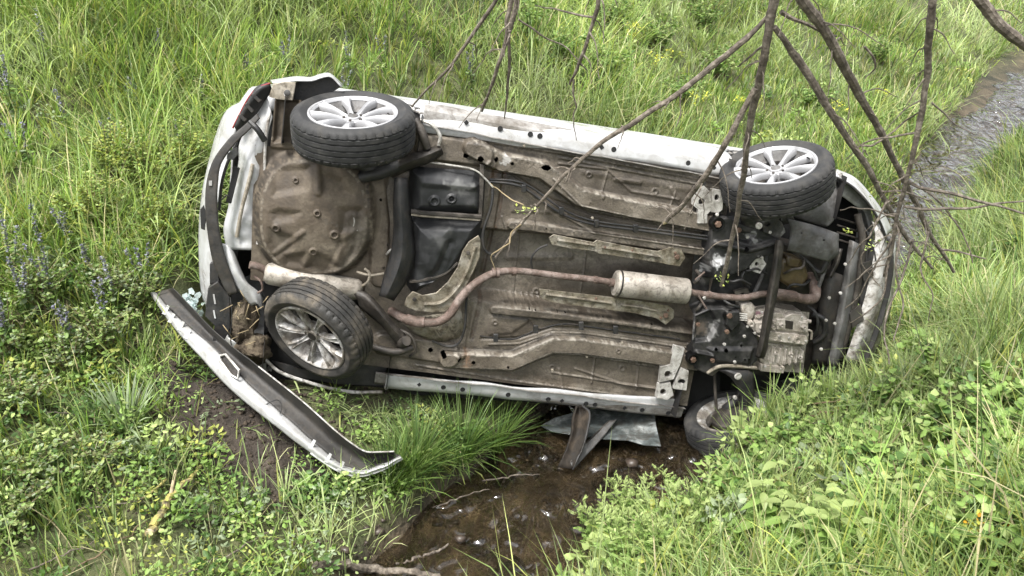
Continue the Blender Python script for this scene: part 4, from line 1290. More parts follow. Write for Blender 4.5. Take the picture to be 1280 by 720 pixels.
gb.area([(964, 394), (976, 393), (976, 408), (964, 407)], .022, .008).area([(980, 397), (990, 398), (989, 410), (979, 409)], -.035, .008).area([(993, 397), (1004, 398), (1004, 412), (993, 411)], .020, .008)
gb.area([(938, 398), (952, 396), (954, 410), (940, 412)], .025, .010)
for k_ in range(7):
    gb.rail([(958 + 7 * k_, 430 + k_), (955 + 7 * k_, 456 + k_ * .5)], .010, .018, .006)
for k_ in range(5):
    gb.rail([(962 + 9 * k_, 411 + k_), (961 + 9 * k_, 424 + k_)], .008, .016, .005)
gb.rail([(940, 416), (960, 421), (1008, 428)], .020, .030, .008).rail([(948, 458), (980, 462)], .016, .03, .008).rail([(934, 392), (950, 386), (975, 388)], .014, .03, .008)
for x_, y_ in [(946, 404), (970, 401), (998, 404), (985, 440), (966, 438), (996, 444), (958, 452), (944, 392), (980, 426), (1002, 422)]:
    gb.dimple(x_, y_, 3.4, .016)
gb.build("gearbox_casting", M['cast_w'], car)
for x in (966, 978, 990):
    px_tube("casing_rib", [(x, 432, -.036), (x - 3, 456, -.036)], .007, M['cast'], car, 6, 0)
B = basis((0, 0, -1))
for x, y, r in [(996, 424, .030), (967, 402, .012), (966, 409, .012), (938, 404, .02)]:
    V, F = lathe_data([(.0001, .012), (r * .45, .012), (r * .5, .020), (r * .8, .020), (r * .85, .008), (r, .006), (r, -.05)], 22)
    new_mesh("casting_boss", [B @ np.array(v) + C(x, y, -.072) for v in V], F, M['cast'], car)
for x, y in [(960, 418), (974, 420), (986, 422), (1007, 426), (943, 416), (952, 390), (1002, 396), (934, 408), (956, 458), (976, 461)]:
    stud("bolt", C(x, y, -.07), .008, .012, M['silver'], car)
lump("differential_housing", [(926, 380), (940, 378), (945, 384), (944, 396), (936, 404), (928, 398)], -.05, .12, M['cast'], .012)
for k in range(4):
    px_tube("cable_end", [(920 + k, 391 + 3 * k, -.06), (934, 393 + 2.5 * k, -.075)], .004, M['silver'], car, 6, 0)
lump("gearbox_stain", [(945, 389), (956, 390), (954, 404), (944, 403)], -.0235, .01, flat('pink_sealant', (.36, .22, .24), .7), .003)
px_tube("stub_pipe", [(1004, 400, -.03), (1013, 402, -.03)], .012, M['cast'], car, 10, 0)
px_tube("stub_pipe", [(1004, 412, -.05), (1014, 414, -.05), (1014, 424, -.04)], .007, M['cast'], car, 8, 3)
# driveshaft, steering rod, upper linkages
px_tube("driveshaft", [(950, 330, .02), (956, 300, .0), (958, 270, -.01)], .018, M['dkmetal'], car, 12)
px_tube("driveshaft", [(940, 450, .03), (925, 490, .0), (915, 512, -.02)], .016, M['dkmetal'], car, 12)
px_tube("steering_rod", [(893, 462, -.02), (894, 490, -.02), (896, 520, -.03)], .010, M['dkmetal'], car, 8)
px_tube("steering_rod", [(960, 310, .04), (952, 345, .02), (940, 372, .03)], .012, M['grey_plastic'], car, 8)
sheet("control_arm", [[(898, 462, -.05), (905, 462, -.07), (915, 462, -.05)], [(912, 470, -.07), (922, 468, -.10), (940, 466, -.07)], [(922, 484, -.07), (932, 484, -.10), (942, 484, -.07)],
                      [(926, 500, -.06), (934, 500, -.09), (941, 500, -.06)], [(922, 516, -.05), (930, 516, -.07), (938, 514, -.05)]], M['black'], car, 4, .012)
stud("bolt", C(922, 470, -.10), .022, .012, M['silver'], car, 18)
stud("ball_joint", C(918, 496, -.05), .012, .02, M['silver'], car, 12)
px_tube("steering_gaiter", [(908, 512, .0), (914, 506, -.02), (922, 498, -.02)], [.035, .030, .024], M['black'], car, 16, 3)
sheet("control_arm", [[(918, 262, -.04), (924, 272, -.07), (928, 284, -.04)], [(940, 262, -.06), (948, 272, -.09), (952, 286, -.06)], [(965, 258, -.05), (972, 266, -.08), (978, 280, -.05)], [(985, 262, -.02), (990, 268, -.05), (994, 278, -.02)]], M['subframe'], car, 4, .012)
stud("ball_joint", C(948, 282, -.085), .02, .014, M['silver'], car, 16)
bracket("strut_plate", [(950, 268), (975, 272), (982, 290), (974, 298), (955, 290)], -.09, .02, M['subframe'], [(959, 280, 3.2, 1.2), (976, 274, 2.2, 1.0)])
for a_ in ([(905, 346, -.0), (915, 352, -.06), (926, 350, -.07), (938, 356, -.04)], [(925, 330, .0), (934, 338, -.05), (946, 336, -.06), (958, 342, -.03)], [(980, 366, .0), (990, 356, -.06), (1004, 356, -.06), (1012, 350, 0)], [(900, 372, -.02), (912, 380, -.08), (924, 384, -.07)],
           [(1010, 382, .0), (1020, 392, -.04), (1022, 410, -.04), (1014, 424, 0)], [(1000, 318, .0), (1014, 332, -.05), (1022, 350, -.03)]):
    px_tube("hose", a_, .008, M['black'], car, 8)
for x_, y_ in [(915, 300), (934, 296), (962, 290), (905, 430), (930, 420), (918, 452), (880, 372), (1036, 372), (1032, 400), (1026, 436), (1056, 330), (1050, 366), (1043, 404), (896, 268), (952, 322)]:
    stud("bolt", C(x_, y_, -.085 if x_ < 970 else -.035), .010, .012, M['silver'], car)
bracket("mount_bracket", [(936, 322), (950, 318), (958, 330), (950, 342), (938, 338)], -.06, .02, M['silver'], [(946, 330, 2.6, 1.0)])
bracket("mount_bracket", [(1010, 300), (1030, 304), (1034, 318), (1014, 318)], -.03, .02, M['dusty_metal'], [(1020, 310, 2.4, 1.3)])
bracket("mount_bracket", [(918, 364), (934, 360), (938, 368), (922, 376)], -.05, .02, M['dkmetal'], [(928, 368, 2.2, 1.3)])
# splash shield and liner behind the raised front wheel
sheet("splash_shield", [[(984, 273, -.06), (1004, 278, -.09), (1025, 284, -.07), (1048, 292, -.06)], [(988, 286, -.07), (1008, 290, -.10), (1028, 294, -.10), (1048, 306, -.07)],
                        [(986, 302, -.07), (1006, 306, -.09), (1026, 312, -.10), (1047, 318, -.07)], [(984, 313, -.06), (1000, 317, -.07), (1018, 322, -.08), (1036, 327, -.06)]], M['grey_plastic'], car, 5, .006)
stud("bolt", C(1002, 291, -.105), .006, .005, M['black'], car, 10)
stud("bolt", C(1030, 300, -.108), .006, .005, M['black'], car, 10)
sheet("wheel_liner", [[(985, 262, .02), (1000, 252, -.02), (1025, 238, .0), (1046, 224, .05)], [(995, 272, .0), (1012, 264, -.03), (1032, 252, -.02), (1047, 240, .03)],
                      [(1020, 280, .0), (1028, 276, -.02), (1038, 266, -.02), (1047, 254, .02)], [(1032, 283, .0), (1036, 282, -.01), (1042, 275, .0), (1046, 262, .02)]], M['grey_plastic'], car, 5, .005)
# radiator support and bumper beam
sheet("radiator_support", [[(1062, 300, -.0), (1068, 302, -.03), (1074, 306, .0)], [(1056, 340, -.0), (1063, 342, -.04), (1070, 346, .0)], [(1048, 385, -.0), (1055, 388, -.04), (1063, 390, .0)], [(1040, 430, -.0), (1046, 432, -.03), (1053, 436, .0)], [(1034, 455, .0), (1040, 458, -.02), (1046, 460, .0)]], M['grey_plastic'], car, 4, .01)
sheet("fan_shroud", [[(1030, 345, .06), (1040, 340, .02), (1056, 345, .04)], [(1024, 380, .06), (1036, 380, .0), (1050, 385, .03)], [(1018, 420, .06), (1030, 422, .02), (1042, 425, .03)], [(1014, 455, .07), (1024, 456, .04), (1034, 458, .05)]], M['liner'], car, 4, .01)
sheet("radiator_pipe", [[(1048, 310, .03), (1052, 311, .0)], [(1042, 330, .02), (1046, 332, -.01)], [(1034, 345, .02), (1038, 347, -.01)]], M['dkmetal'], car, 4, .02)
px_tube("radiator_hose", [(1012, 332, .02), (1026, 340, -.02), (1034, 326, -.03), (1040, 316, .0)], .016, M['black'], car, 10)
px_tube("radiator_hose", [(1016, 392, .04), (1030, 400, .01), (1030, 418, .01), (1018, 428, .04)], .018, M['black'], car, 10)
px_tube("cooling_pipe", [(1034, 326, -.02), (1028, 345, -.02), (1022, 362, -.01)], .012, M['grey_plastic'], car, 10)
for k in range(4):
    px_tube("radiator_fin_bar", [(1046, 272 + 9 * k, .06), (1078, 282 + 9 * k, .06)], .006, M['dkmetal'], car, 6, 0)
px_tube("bumper_beam", [(1072, 268, .02), (1078, 300, .0), (1074, 345, .0), (1064, 395, .0), (1050, 445, .02)], .022, M['dkmetal'], car, 10)
# front wing and torn front bumper
sheet("front_wing", [[(1046, 212, .18), (1045, 216, .06), (1046, 222, .0)], [(1068, 222, .18), (1066, 228, .06), (1066, 234, .0)], [(1088, 243, .18), (1086, 248, .06), (1085, 254, .0)],
                     [(1104, 266, .18), (1101, 270, .06), (1099, 276, .0)], [(1115, 288, .18), (1111, 292, .06), (1108, 298, .0)]], M['paint'], car, 5, .006)
px_tube("wing_edge", [(1046, 222, .0), (1066, 234, .0), (1085, 254, .0), (1099, 276, .0), (1108, 298, .0)], .008, M['black'], car, 8)
sheet("front_bumper", [[(1090, 276, .03), (1100, 286, .02), (1112, 292, .1), (1118, 296, .2)], [(1094, 296, .0), (1104, 302, .0), (1113, 308, .1), (1119, 312, .2)], [(1090, 330, -.01), (1102, 334, -.02), (1113, 338, .1), (1119, 342, .2)],
                       [(1080, 375, -.01), (1094, 378, -.02), (1107, 380, .1), (1114, 382, .2)], [(1068, 415, -.01), (1080, 418, -.02), (1093, 420, .1), (1101, 424, .2)], [(1056, 450, .0), (1066, 454, -.01), (1078, 456, .1), (1086, 460, .2)]], M['paint_dirty'], car, 5, .006)
sheet("bumper_lip", [[(1108, 294, .02), (1114, 296, .0)], [(1111, 320, .01), (1117, 322, -.01)], [(1109, 350, .01), (1115, 352, -.01)], [(1101, 385, .01), (1107, 388, -.01)], [(1090, 420, .01), (1096, 423, -.01)], [(1076, 455, .01), (1082, 458, -.01)]], M['black'], car, 4, .012)
sheet("bumper_tear", [[(1080, 282, .02), (1090, 300, .0)], [(1086, 305, .01), (1096, 330, -.02)], [(1080, 340, .02), (1088, 356, -.01)], [(1070, 372, .02), (1078, 390, .0)]], M['black'], car, 4, .008)
for r_ in ([(1076, 330), (1090, 325), (1092, 345), (1080, 352)], [(1062, 392), (1076, 380), (1080, 400), (1066, 410)]):
    plate("torn_plastic", r_, .006, M['liner'], car, z=-.03, bev=False)
px_tube("grille_bar", [(1086, 290, .03), (1082, 330, .02), (1070, 380, .02), (1054, 435, .04)], .012, M['black'], car, 8)

# ================================================================== LOOSE PIECES OF THE WRECK
def gl(px, py, lift=0.0):
    """point over the ground seen at a pixel, lifted (metres) back towards the eye"""
    g = ground_hit(px, py)
    L = np.linalg.norm(g)
    return g * (1 - lift / L)


bum = empty("rear_bumper_cover", None, tuple(ground_hit(330, 520)))
tag(bum, "torn-off white rear bumper cover lying hollow side up on the bare soil", "bumper")
b0 = np.array(bum.location)
dep0, dep1 = np.dot(ground_hit(187, 366), CAM_FWD), np.dot(ground_hit(470, 590), CAM_FWD)


def bl(p):
    """the cover is a straight stiff piece: its depth runs evenly from the upper to the lower end"""
    k = ((p[0] - 187) * 316 + (p[1] - 366) * 207) / (316 ** 2 + 207 ** 2)
    return ray(p[0], p[1]) * (dep0 * (1 - k) + dep1 * k - .04 - BOW * 4 * k * (1 - k) - p[2]) - b0


A = [(187, 366), (213, 404), (243, 438), (288, 486), (340, 529), (388, 566), (420, 587), (447, 595), (476, 588), (503, 573)]
BOW = 0.0
for (x_, y_) in A:
    k_ = ((x_ - 187) * 316 + (y_ - 366) * 207) / (316 ** 2 + 207 ** 2)
    if .1 < k_ < .9:
        g_ = np.dot(ground_hit(x_, y_), CAM_FWD)
        BOW = max(BOW, (dep0 * (1 - k_) + dep1 * k_ - .04 - g_ + .02) / (4 * k_ * (1 - k_)))
Bq = [(194, 365), (222, 397), (266, 434), (311, 481), (360, 524), (402, 561), (427, 580), (450, 588), (474, 582), (500, 570)]
Cq = [(208, 362), (228, 382), (268, 424), (318, 468), (368, 510), (410, 548), (434, 566), (452, 576), (472, 572), (494, 567)]
Dq = [(214, 360), (231, 378), (268, 416), (322, 460), (374, 502), (416, 538), (438, 555), (454, 565), (472, 565), (490, 564)]
Eq = [(220, 358), (234, 372), (268, 408), (326, 453), (380, 494), (422, 531), (443, 548), (460, 558), (476, 561), (492, 563)]
Dq = [(c[0] * .35 + q[0] * .65, c[1] * .35 + q[1] * .65) for c, q in zip(Cq, Dq)]
Eq = [(c[0] * .35 + q[0] * .65, c[1] * .35 + q[1] * .65) for c, q in zip(Cq, Eq)]
lA = [.10, .10, .10, .10, .10, .10, .10, .10, .12, .14]
sheet("painted_lip", [[(*A[i], lA[i]), ((A[i][0] + Bq[i][0]) / 2, (A[i][1] + Bq[i][1]) / 2, lA[i] + .02), (*Bq[i], .075)] for i in range(10)], M['paint'], bum, 5, .004, bl)
sheet("hollow_inside", [[(Bq[i][0], Bq[i][1], .07), (Cq[i][0], Cq[i][1], .03), (Dq[i][0], Dq[i][1], .06), (Eq[i][0], Eq[i][1], .13)] for i in range(10)], M['liner'], bum, 5, .004, bl)
tube("torn_edge", catmull([bl((*Eq[i], .132)) for i in range(3, 10)], 6), .004, M['paint_dirty'], bum, 6)
tube("torn_edge", catmull([bl((*A[i], lA[i] + .004)) for i in range(5, 10)], 6), .007, M['paint'], bum, 6)
for x, y in [(205, 388), (212, 398), (224, 408), (232, 418), (388, 556), (408, 573), (424, 583)]:
    p = [(x - 3, y + 4, .12), (x + 4, y - 7, .12), (x + 7, y - 5, .12), (x + 2, y + 6, .12)]
    plate3("clip_tab", [bl(q) for q in p], np.array([0, .004, -.004]), M['paint'], bum, bev=False)
fr = [(273, 446), (283, 443), (300, 462), (297, 474), (288, 470)]
tube("lamp_frame", [bl((*q, .13)) for q in [(274, 445), (282, 443), (299, 463), (297, 473), (289, 469), (274, 449), (274, 445)]], .007, M['silver'], bum, 8)
plate3("lamp_pocket", [bl((*q, .115)) for q in [(275, 446), (282, 444), (298, 463), (296, 471), (289, 468)]], np.array([0, .02, -.02]), M['dkmetal'], bum, bev=False)
tube("wiring", catmull([bl((*q, .10)) for q in [(330, 507), (345, 500), (352, 506), (350, 518)]], 5), .003, M['black'], bum, 6)

# hanging trim, glass sheet and blade by the water
trim = empty("door_trim_strip", None, tuple(ground_hit(706, 586)))
tag(trim, "dark brown curved strip of door trim standing in the water under the sill", "trim strip")
t0 = np.array(trim.location)
top = RC @ C(722, 506, -.05) + TC
low = ground_hit(706, 588)


def mix_depth(px, py, a, b, k):
    d = ray(px, py)
    depth = (np.dot(a, CAM_FWD)) * (1 - k) + np.dot(b, CAM_FWD) * k
    return d * depth


rows = []
for k, (xl, yl, xr, yr) in enumerate([(721, 508, 728, 507), (716, 522, 737, 516), (714, 540, 735, 536), (708, 560, 728, 560), (697, 584, 716, 586)]):
    kk = k / 4
    rows.append([mix_depth(xl, yl, top, low, kk) - t0, mix_depth((xl + xr) / 2 - 2, (yl + yr) / 2, top * 1.012, low, kk) - t0, mix_depth(xr, yr, top, low, kk) - t0])
sheet("trim_face", rows, M['trim'], trim, 5, .012, lambda p: p)
tube("trim_edge", catmull([r[2] for r in rows], 5), .007, M['black'], trim, 6)
blade = empty("pillar_blade", None, tuple(ground_hit(716, 586)))
tag(blade, "narrow slate-grey metal blade leaning from the sill into the stream", "metal strip")
b1 = np.array(blade.location)
topb = RC @ C(768, 526, .06) + TC
lowb = ground_hit(716, 588)
rows = [[mix_depth(a, b, topb, lowb, k) - b1, mix_depth(c, d, topb, lowb, k) - b1] for k, (a, b, c, d) in zip((0, .35, .7, 1), [(762, 526, 771, 524), (746, 541, 754, 546), (731, 556, 736, 566), (713, 578, 716, 587)])]
sheet("blade_face", rows, M['grey_plastic'], blade, 5, .008, lambda p: p)
tube("blade_rib", catmull([r[0] for r in rows], 5), .006, M['dkmetal'], blade, 6)

gz = WATER + .035
def on_level(px, py, z):
    d = ray(px, py)
    return d * (z / d[2])


gl_poly = [(676, 532), (694, 522), (730, 512), (790, 508), (818, 515), (820, 532), (826, 557), (806, 556), (786, 550), (752, 548), (716, 543), (690, 539)]
M['glass_sheet'] = material('frosted_broken_glass', [(0.35, (.06, .068, .066)), (0.5, (.15, .17, .168)), (0.66, (.50, .53, .52))], scale=7, grime=.6, gscale=9, rough=(.08, .3), bump=.05, bscale=40, spec=.7)
g_ob = plate3("window_pane", [on_level(x, y, gz + .04 * ((x - 668) / 160)) for x, y in gl_poly], np.array([0, 0, -.006]), M['glass_sheet'], None, bev=False)
tag(g_ob, "pale bluish sheet of broken window glass lying at the water under the sill", "glass pane")

# heap of crushed glass by the bumper end
cg = empty("crushed_glass_heap", None, tuple(ground_hit(240, 388)))
tag(cg, "small heap of pale blue crushed window glass behind the bumper end", "broken glass")
c0 = np.array(cg.location)
rr_ = random.Random(4)
for k in range(70):
    px_, py_ = 238 + rr_.gauss(0, 6), 386 + rr_.gauss(0, 10)
    p = gl(px_, py_, .16 + rr_.random() * .10) - c0
    r = rr_.uniform(.008, .02)
    loop = [p + np.array([r * math.cos(a) * rr_.uniform(.6, 1.2), r * .5 * math.sin(a), r * math.sin(a)]) for a in np.linspace(0, 6.28, 6)[:-1]]
    plate3("glass_shard", loop, np.array([.002, .006, 0]), M['glass_crushed'], cg, bev=False)

# ================================================================== THE OVERHANGING BARE TREE
tree = empty("bare_tree", None, (3.3, 1.9, terrain1(3.3, 1.9)))
tag(tree, "bare leafless tree whose broken branches hang down over the wreck", "tree")
T0 = np.array(tree.location)
rt = np.random.default_rng(5)


def knotty(pts, n=8, amp=.006):
    P = catmull(pts, n)
    t = np.linspace(0, len(P) * .11, len(P))
    for c in range(3):
        P[:, c] += amp * (NA(t * 2.2 + 11 * c + rt.random() * 40, t * 0 + c) - .5) * 2 + amp * .5 * (NB(t * 6 + 7 * c, t * 0 + 3 * c) - .5)
    return P


def limb(name, pts, radii, parent, n=8, amp=.008, seg=9, mat='bark'):
    P = knotty(pts, n, amp) - T0
    R = np.interp(np.linspace(0, 1, len(P)), np.linspace(0, 1, len(radii)), radii) * (.78 if name == 'branch' else 1)
    kn = 1 + .16 * (NC_(np.arange(len(P)) * .9 + rt.random() * 30, np.zeros(len(P))) - .5)
    kn[::7] *= 1.10
    V, F = tube_data(P, list(R * kn), seg)
    return new_mesh(name, V, F, M[mat], parent), P + T0, R


trunk, _, _ = limb("trunk", [T0 + (0, 0, -.1), T0 + (0, .05, .6), T0 + (-.05, .1, 1.3), np.array([3.1, 2.2, .5])], [.17, .13, .12, .10], tree, seg=16)
LIMB = [np.array(p) for p in [(3.1, 2.2, .5), (2.4, 2.6, .85), (1.5, 3.0, .95), (.7, 3.2, .85), (.1, 3.4, .70), (-.3, 3.6, .55)]]
limb_o, LP, _ = limb("limb", LIMB, [.10, .08, .065, .05, .035, .02], tree, 10, .02, 12)


def hang(name, px, radii, twigs=6, join=True, tlen=(.07, .22), pale_end=False, parent=None, amp=.0045):
    """px: (px, py, depth)"""
    pts = [at(*p) for p in px]
    if join:
        k = np.argmin(np.linalg.norm(LP - (pts[0] + np.array([.1, 0, .5])), axis=1))
        u = pts[0] - pts[1]; u /= np.linalg.norm(u)
        up_ = pts[0] + u * min(.75, max(.2, (.62 - pts[0][2]) / max(u[2], .3)))
        k = np.argmin(np.linalg.norm(LP - up_, axis=1))
        pts = [LP[k], LP[k] * .3 + up_ * .7, up_] + pts
        radii = [radii[0] * 1.1] * 2 + list(radii)
    o, P, R = limb(name, pts, radii, parent or tree, 8, amp)
    for _ in range(int(twigs * 1.4)):
        i = int(rt.integers(int(len(P) * .25), len(P) - 2))
        d = P[i + 1] - P[i]; d /= np.linalg.norm(d)
        s = rt.normal(size=3); s -= d * np.dot(s, d); s /= np.linalg.norm(s)
        l = rt.uniform(*tlen)
        q = [P[i], P[i] + (d * .5 + s * .8) * l * .5, P[i] + (d * .7 + s * .8 + np.array([0, 0, -.2])) * l]
        Pq = knotty(q, 5, .006) - T0
        V, F = tube_data(Pq, [.0036, .0026, .0014], 5)
        new_mesh("twig", V, F, M['bark'], o)
    if pale_end:
        d = P[-1] - P[-3]; d /= np.linalg.norm(d)
        V, F = tube_data(np.array([P[-1] - d * .004, P[-1] + d * .016, P[-1] + d * .03]) - T0, [R[-1] * 1.02, R[-1] * .8, R[-1] * .25], 9)
        new_mesh("split_end", V, F, M['wood'], o)
    return o, P


def twig(px, r, parent, amp=.006, mat='bark'):
    P = knotty([at(*p) for p in px], 6, amp) - T0
    V, F = tube_data(P, r, 6)
    return new_mesh("twig", V, F, M[mat], parent)


bA, _ = hang("branch", [(636, -40, 3.45), (620, 0, 3.5), (590, 46, 3.65), (558, 88, 3.8), (514, 132, 4.0)], [.012, .012, .010, .008, .005], 5)
bB, _ = hang("branch", [(652, -40, 3.4), (646, 0, 3.5), (632, 56, 3.6), (618, 100, 3.7), (603, 140, 3.9)], [.014, .014, .013, .010, .006], 5)
twig([(637, 40, 3.55), (636, 80, 3.65), (633, 115, 3.75), (631, 148, 3.85)], [.008, .007, .006, .003], bB)
twig([(640, 0, 3.52), (634, 30, 3.56), (630, 60, 3.6)], [.012, .010, .008], bB)
bC, _ = hang("branch", [(756, -40, 3.35), (748, 0, 3.4), (736, 48, 3.5), (722, 86, 3.6), (713, 105, 3.7)], [.012, .012, .010, .009, .006], 8)
twig([(716, 100, 3.66), (719, 130, 3.7), (717, 150, 3.75), (722, 176, 3.8)], [.005, .004, .003, .002], bC)
twig([(742, 22, 3.45), (710, 15, 3.5), (690, 12, 3.5), (668, 8, 3.5)], [.005, .004, .003, .002], bC)
twig([(650, 25, 3.5), (676, 44, 3.55), (706, 60, 3.6), (732, 88, 3.6)], [.004, .004, .003, .002], bC)
bE, PE = hang("branch", [(974, -50, 3.2), (968, 0, 3.25), (958, 58, 3.35), (946, 112, 3.5), (934, 180, 3.7), (926, 240, 3.9), (915, 300, 4.1), (903, 358, 4.3)], [.024, .024, .022, .020, .018, .016, .014, .012], 9)
bD, _ = hang("branch", [(962, 20, 3.3), (930, 52, 3.35), (880, 92, 3.45), (822, 134, 3.55), (766, 170, 3.7), (722, 204, 3.8), (690, 238, 3.9), (652, 280, 4.05), (620, 322, 4.2)], [.010, .015, .015, .014, .013, .011, .010, .009, .007], 14, False, (.04, .11))
twig([(652, 280, 4.05), (640, 292, 4.1), (636, 305, 4.1), (614, 318, 4.15), (618, 336, 4.2)], [.004, .004, .003, .003, .002], bD, mat='straw')
twig([(655, 255, 4.0), (640, 250, 4.1), (622, 236, 4.15), (612, 230, 4.2)], [.003, .003, .002, .002], bD, mat='straw')
bF, _ = hang("branch", [(944, 112, 3.45), (914, 168, 3.55), (884, 216, 3.7), (860, 248, 3.85), (834, 276, 4.0)], [.014, .016, .016, .015, .013], 6, False, pale_end=True)
bG, _ = hang("branch", [(982, -40, 3.1), (1004, 0, 3.15), (1040, 56, 3.3), (1072, 112, 3.5), (1100, 165, 3.7), (1130, 226, 3.9), (1160, 285, 4.1), (1192, 340, 4.3)], [.028, .028, .026, .023, .020, .017, .014, .010], 16, tlen=(.06, .22))
bH, _ = hang("branch", [(968, 34, 3.3), (1000, 78, 3.4), (1040, 140, 3.5), (1076, 196, 3.65), (1100, 240, 3.8), (1128, 290, 3.95), (1166, 336, 4.1)], [.014, .020, .019, .017, .015, .012, .008], 12, False, tlen=(.06, .2))
bI, _ = hang("branch", [(1168, -40, 3.1), (1165, 0, 3.15), (1160, 70, 3.3), (1152, 140, 3.45), (1142, 190, 3.55), (1126, 250, 3.7), (1118, 292, 3.8), (1106, 345, 3.95)], [.020, .020, .018, .016, .014, .012, .010, .007], 12, tlen=(.06, .18))
bJ, _ = hang("branch", [(1190, -40, 2.8), (1224, 0, 2.85), (1256, 36, 2.9), (1310, 80, 3.0)], [.026, .026, .024, .020], 3)
# tangle of fine twigs beside the nose of the car
for pts, r, par in [
    ([(1150, 236, 3.7), (1200, 243, 3.7), (1240, 256, 3.75), (1290, 272, 3.8)], [.008, .007, .006, .004], bI),
    ([(1130, 258, 3.8), (1180, 262, 3.8), (1230, 258, 3.8), (1290, 250, 3.9)], [.006, .006, .005, .003], bI),
    ([(1150, 165, 3.6), (1110, 172, 3.6), (1084, 178, 3.65), (1060, 200, 3.7)], [.005, .004, .004, .002], bI),
    ([(1080, 60, 3.4), (1095, 80, 3.45), (1082, 98, 3.5)], [.005, .004, .002], bG),
    ([(1076, 182, 3.6), (1096, 178, 3.6), (1128, 156, 3.6), (1150, 140, 3.5)], [.005, .004, .004, .003], bH),
    ([(975, 14, 3.3), (1010, 32, 3.35), (1046, 46, 3.45)], [.010, .007, .004], bE),
    ([(955, 60, 3.35), (936, 72, 3.4), (922, 82, 3.45)], [.005, .004, .003], bE),
    ([(1166, 130, 3.4), (1190, 150, 3.45), (1216, 170, 3.5)], [.004, .003, .002], bI),
    ([(1130, 226, 3.9), (1170, 250, 3.9), (1200, 285, 3.95), (1216, 330, 4.0)], [.006, .005, .004, .003], bG),
    ([(1108, 250, 3.8), (1090, 290, 3.85), (1076, 305, 3.9), (1060, 330, 4.0)], [.005, .004, .003, .002], bH),
    ([(1118, 292, 3.8), (1095, 330, 3.9), (1076, 365, 4.0), (1058, 385, 4.1)], [.005, .004, .003, .003], bI),
    ([(1128, 290, 3.95), (1120, 335, 3.95), (1128, 380, 4.0), (1118, 425, 4.0)], [.006, .005, .004, .003], bH),
    ([(1110, 330, 3.9), (1104, 372, 3.95), (1080, 392, 4.0), (1062, 402, 4.1)], [.005, .004, .003, .002], bI),
    ([(1160, 290, 4.0), (1150, 335, 4.0), (1165, 370, 4.0), (1160, 402, 4.05)], [.006, .004, .003, .002], bG),
    ([(1140, 300, 4.0), (1128, 350, 4.0), (1106, 405, 4.0), (1110, 455, 4.0)], [.006, .005, .004, .003], bG),
    ([(1176, 312, 4.15), (1210, 318, 4.1), (1232, 322, 4.1)], [.006, .004, .003], bG),
    ([(1100, 240, 3.8), (1130, 238, 3.8), (1166, 250, 3.8)], [.005, .004, .003], bH),
    ([(1120, 270, 3.8), (1088, 262, 3.85), (1066, 260, 3.9), (1050, 262, 3.95)], [.004, .003, .003, .002], bI),
    ([(1100, 300, 3.9), (1076, 322, 3.95), (1088, 345, 4.0), (1102, 362, 4.0)], [.004, .003, .003, .002], bI),
]:
    twig(pts, r, par)

# ================================================================== PLANTS
def leaf_material(name, trans=.35, rough=.5, tint=(1, 1, 1)):
    m = bpy.data.materials.new(name)
    t, b = nodes_of(m)
    L = t.links.new
    a = t.nodes.new("ShaderNodeAttribute"); a.attribute_name = "col"
    b.inputs["Roughness"].default_value = rough
    b.inputs["Specular IOR Level"].default_value = .35
    L(a.outputs["Color"], b.inputs["Base Color"])
    tr = t.nodes.new("ShaderNodeBsdfTranslucent")
    g = t.nodes.new("ShaderNodeMix"); g.data_type = 'RGBA'; g.blend_type = 'MULTIPLY'; g.inputs[0].default_value = 1
    L(a.outputs["Color"], g.inputs[6]); g.inputs[7].default_value = (1.02, 1.15, .6, 1)
    L(g.outputs[2], tr.inputs["Color"])
    mx = t.nodes.new("ShaderNodeMixShader"); mx.inputs[0].default_value = trans
    out = t.nodes["Material Output"]
    L(b.outputs[0], mx.inputs[1]); L(tr.outputs[0], mx.inputs[2]); L(mx.outputs[0], out.inputs["Surface"])
    return m


M['grass'] = leaf_material("grass_blade", .45, .45)
M['leaf'] = leaf_material("herb_leaf", .40, .5)
M['petal'] = leaf_material("petal", .30, .7)


def ribbons(base, az, length, width, lean, bend, col, tipcol=None):
    """curved tapering blades; all arrays of length n"""
    n = len(base)
    hx, hy = np.cos(az), np.sin(az)
    V = np.zeros((n, 7, 3), np.float32); Cc = np.zeros((n, 7, 3), np.float32)
    tw = az + np.pi / 2 + rng.normal(0, .5, n)
    wx, wy = np.cos(tw), np.sin(tw)
    levels = [0, .38, .74, 1.0]; wid = [.8, 1.0, .62, 0]
    k = 0
    ang = lean.copy(); pos = base.copy(); prev = 0
    for li, (t, wf) in enumerate(zip(levels, wid)):
        if li:
            seg = (t - prev) * length
            ang = lean + bend * (t * .9)
            pos = pos + np.stack([np.sin(ang) * hx * seg, np.sin(ang) * hy * seg, np.cos(ang) * seg], 1)
            prev = t
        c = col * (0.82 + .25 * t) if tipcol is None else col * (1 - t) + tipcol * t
        if wf > 0:
            o = np.stack([wx, wy, np.zeros(n)], 1) * (width * wf * .5)[:, None]
            V[:, k] = pos - o; V[:, k + 1] = pos + o
            Cc[:, k] = c; Cc[:, k + 1] = c
            k += 2
        else:
            V[:, k] = pos; Cc[:, k] = c
    i0 = (np.arange(n) * 7)[:, None]
    Q = np.concatenate([i0 + np.array([[0, 1, 3, 2]]), i0 + np.array([[2, 3, 5, 4]])], 0)
    T = i0 + np.array([[4, 5, 6]])
    return V.reshape(-1, 3), Q, T, Cc.reshape(-1, 3)


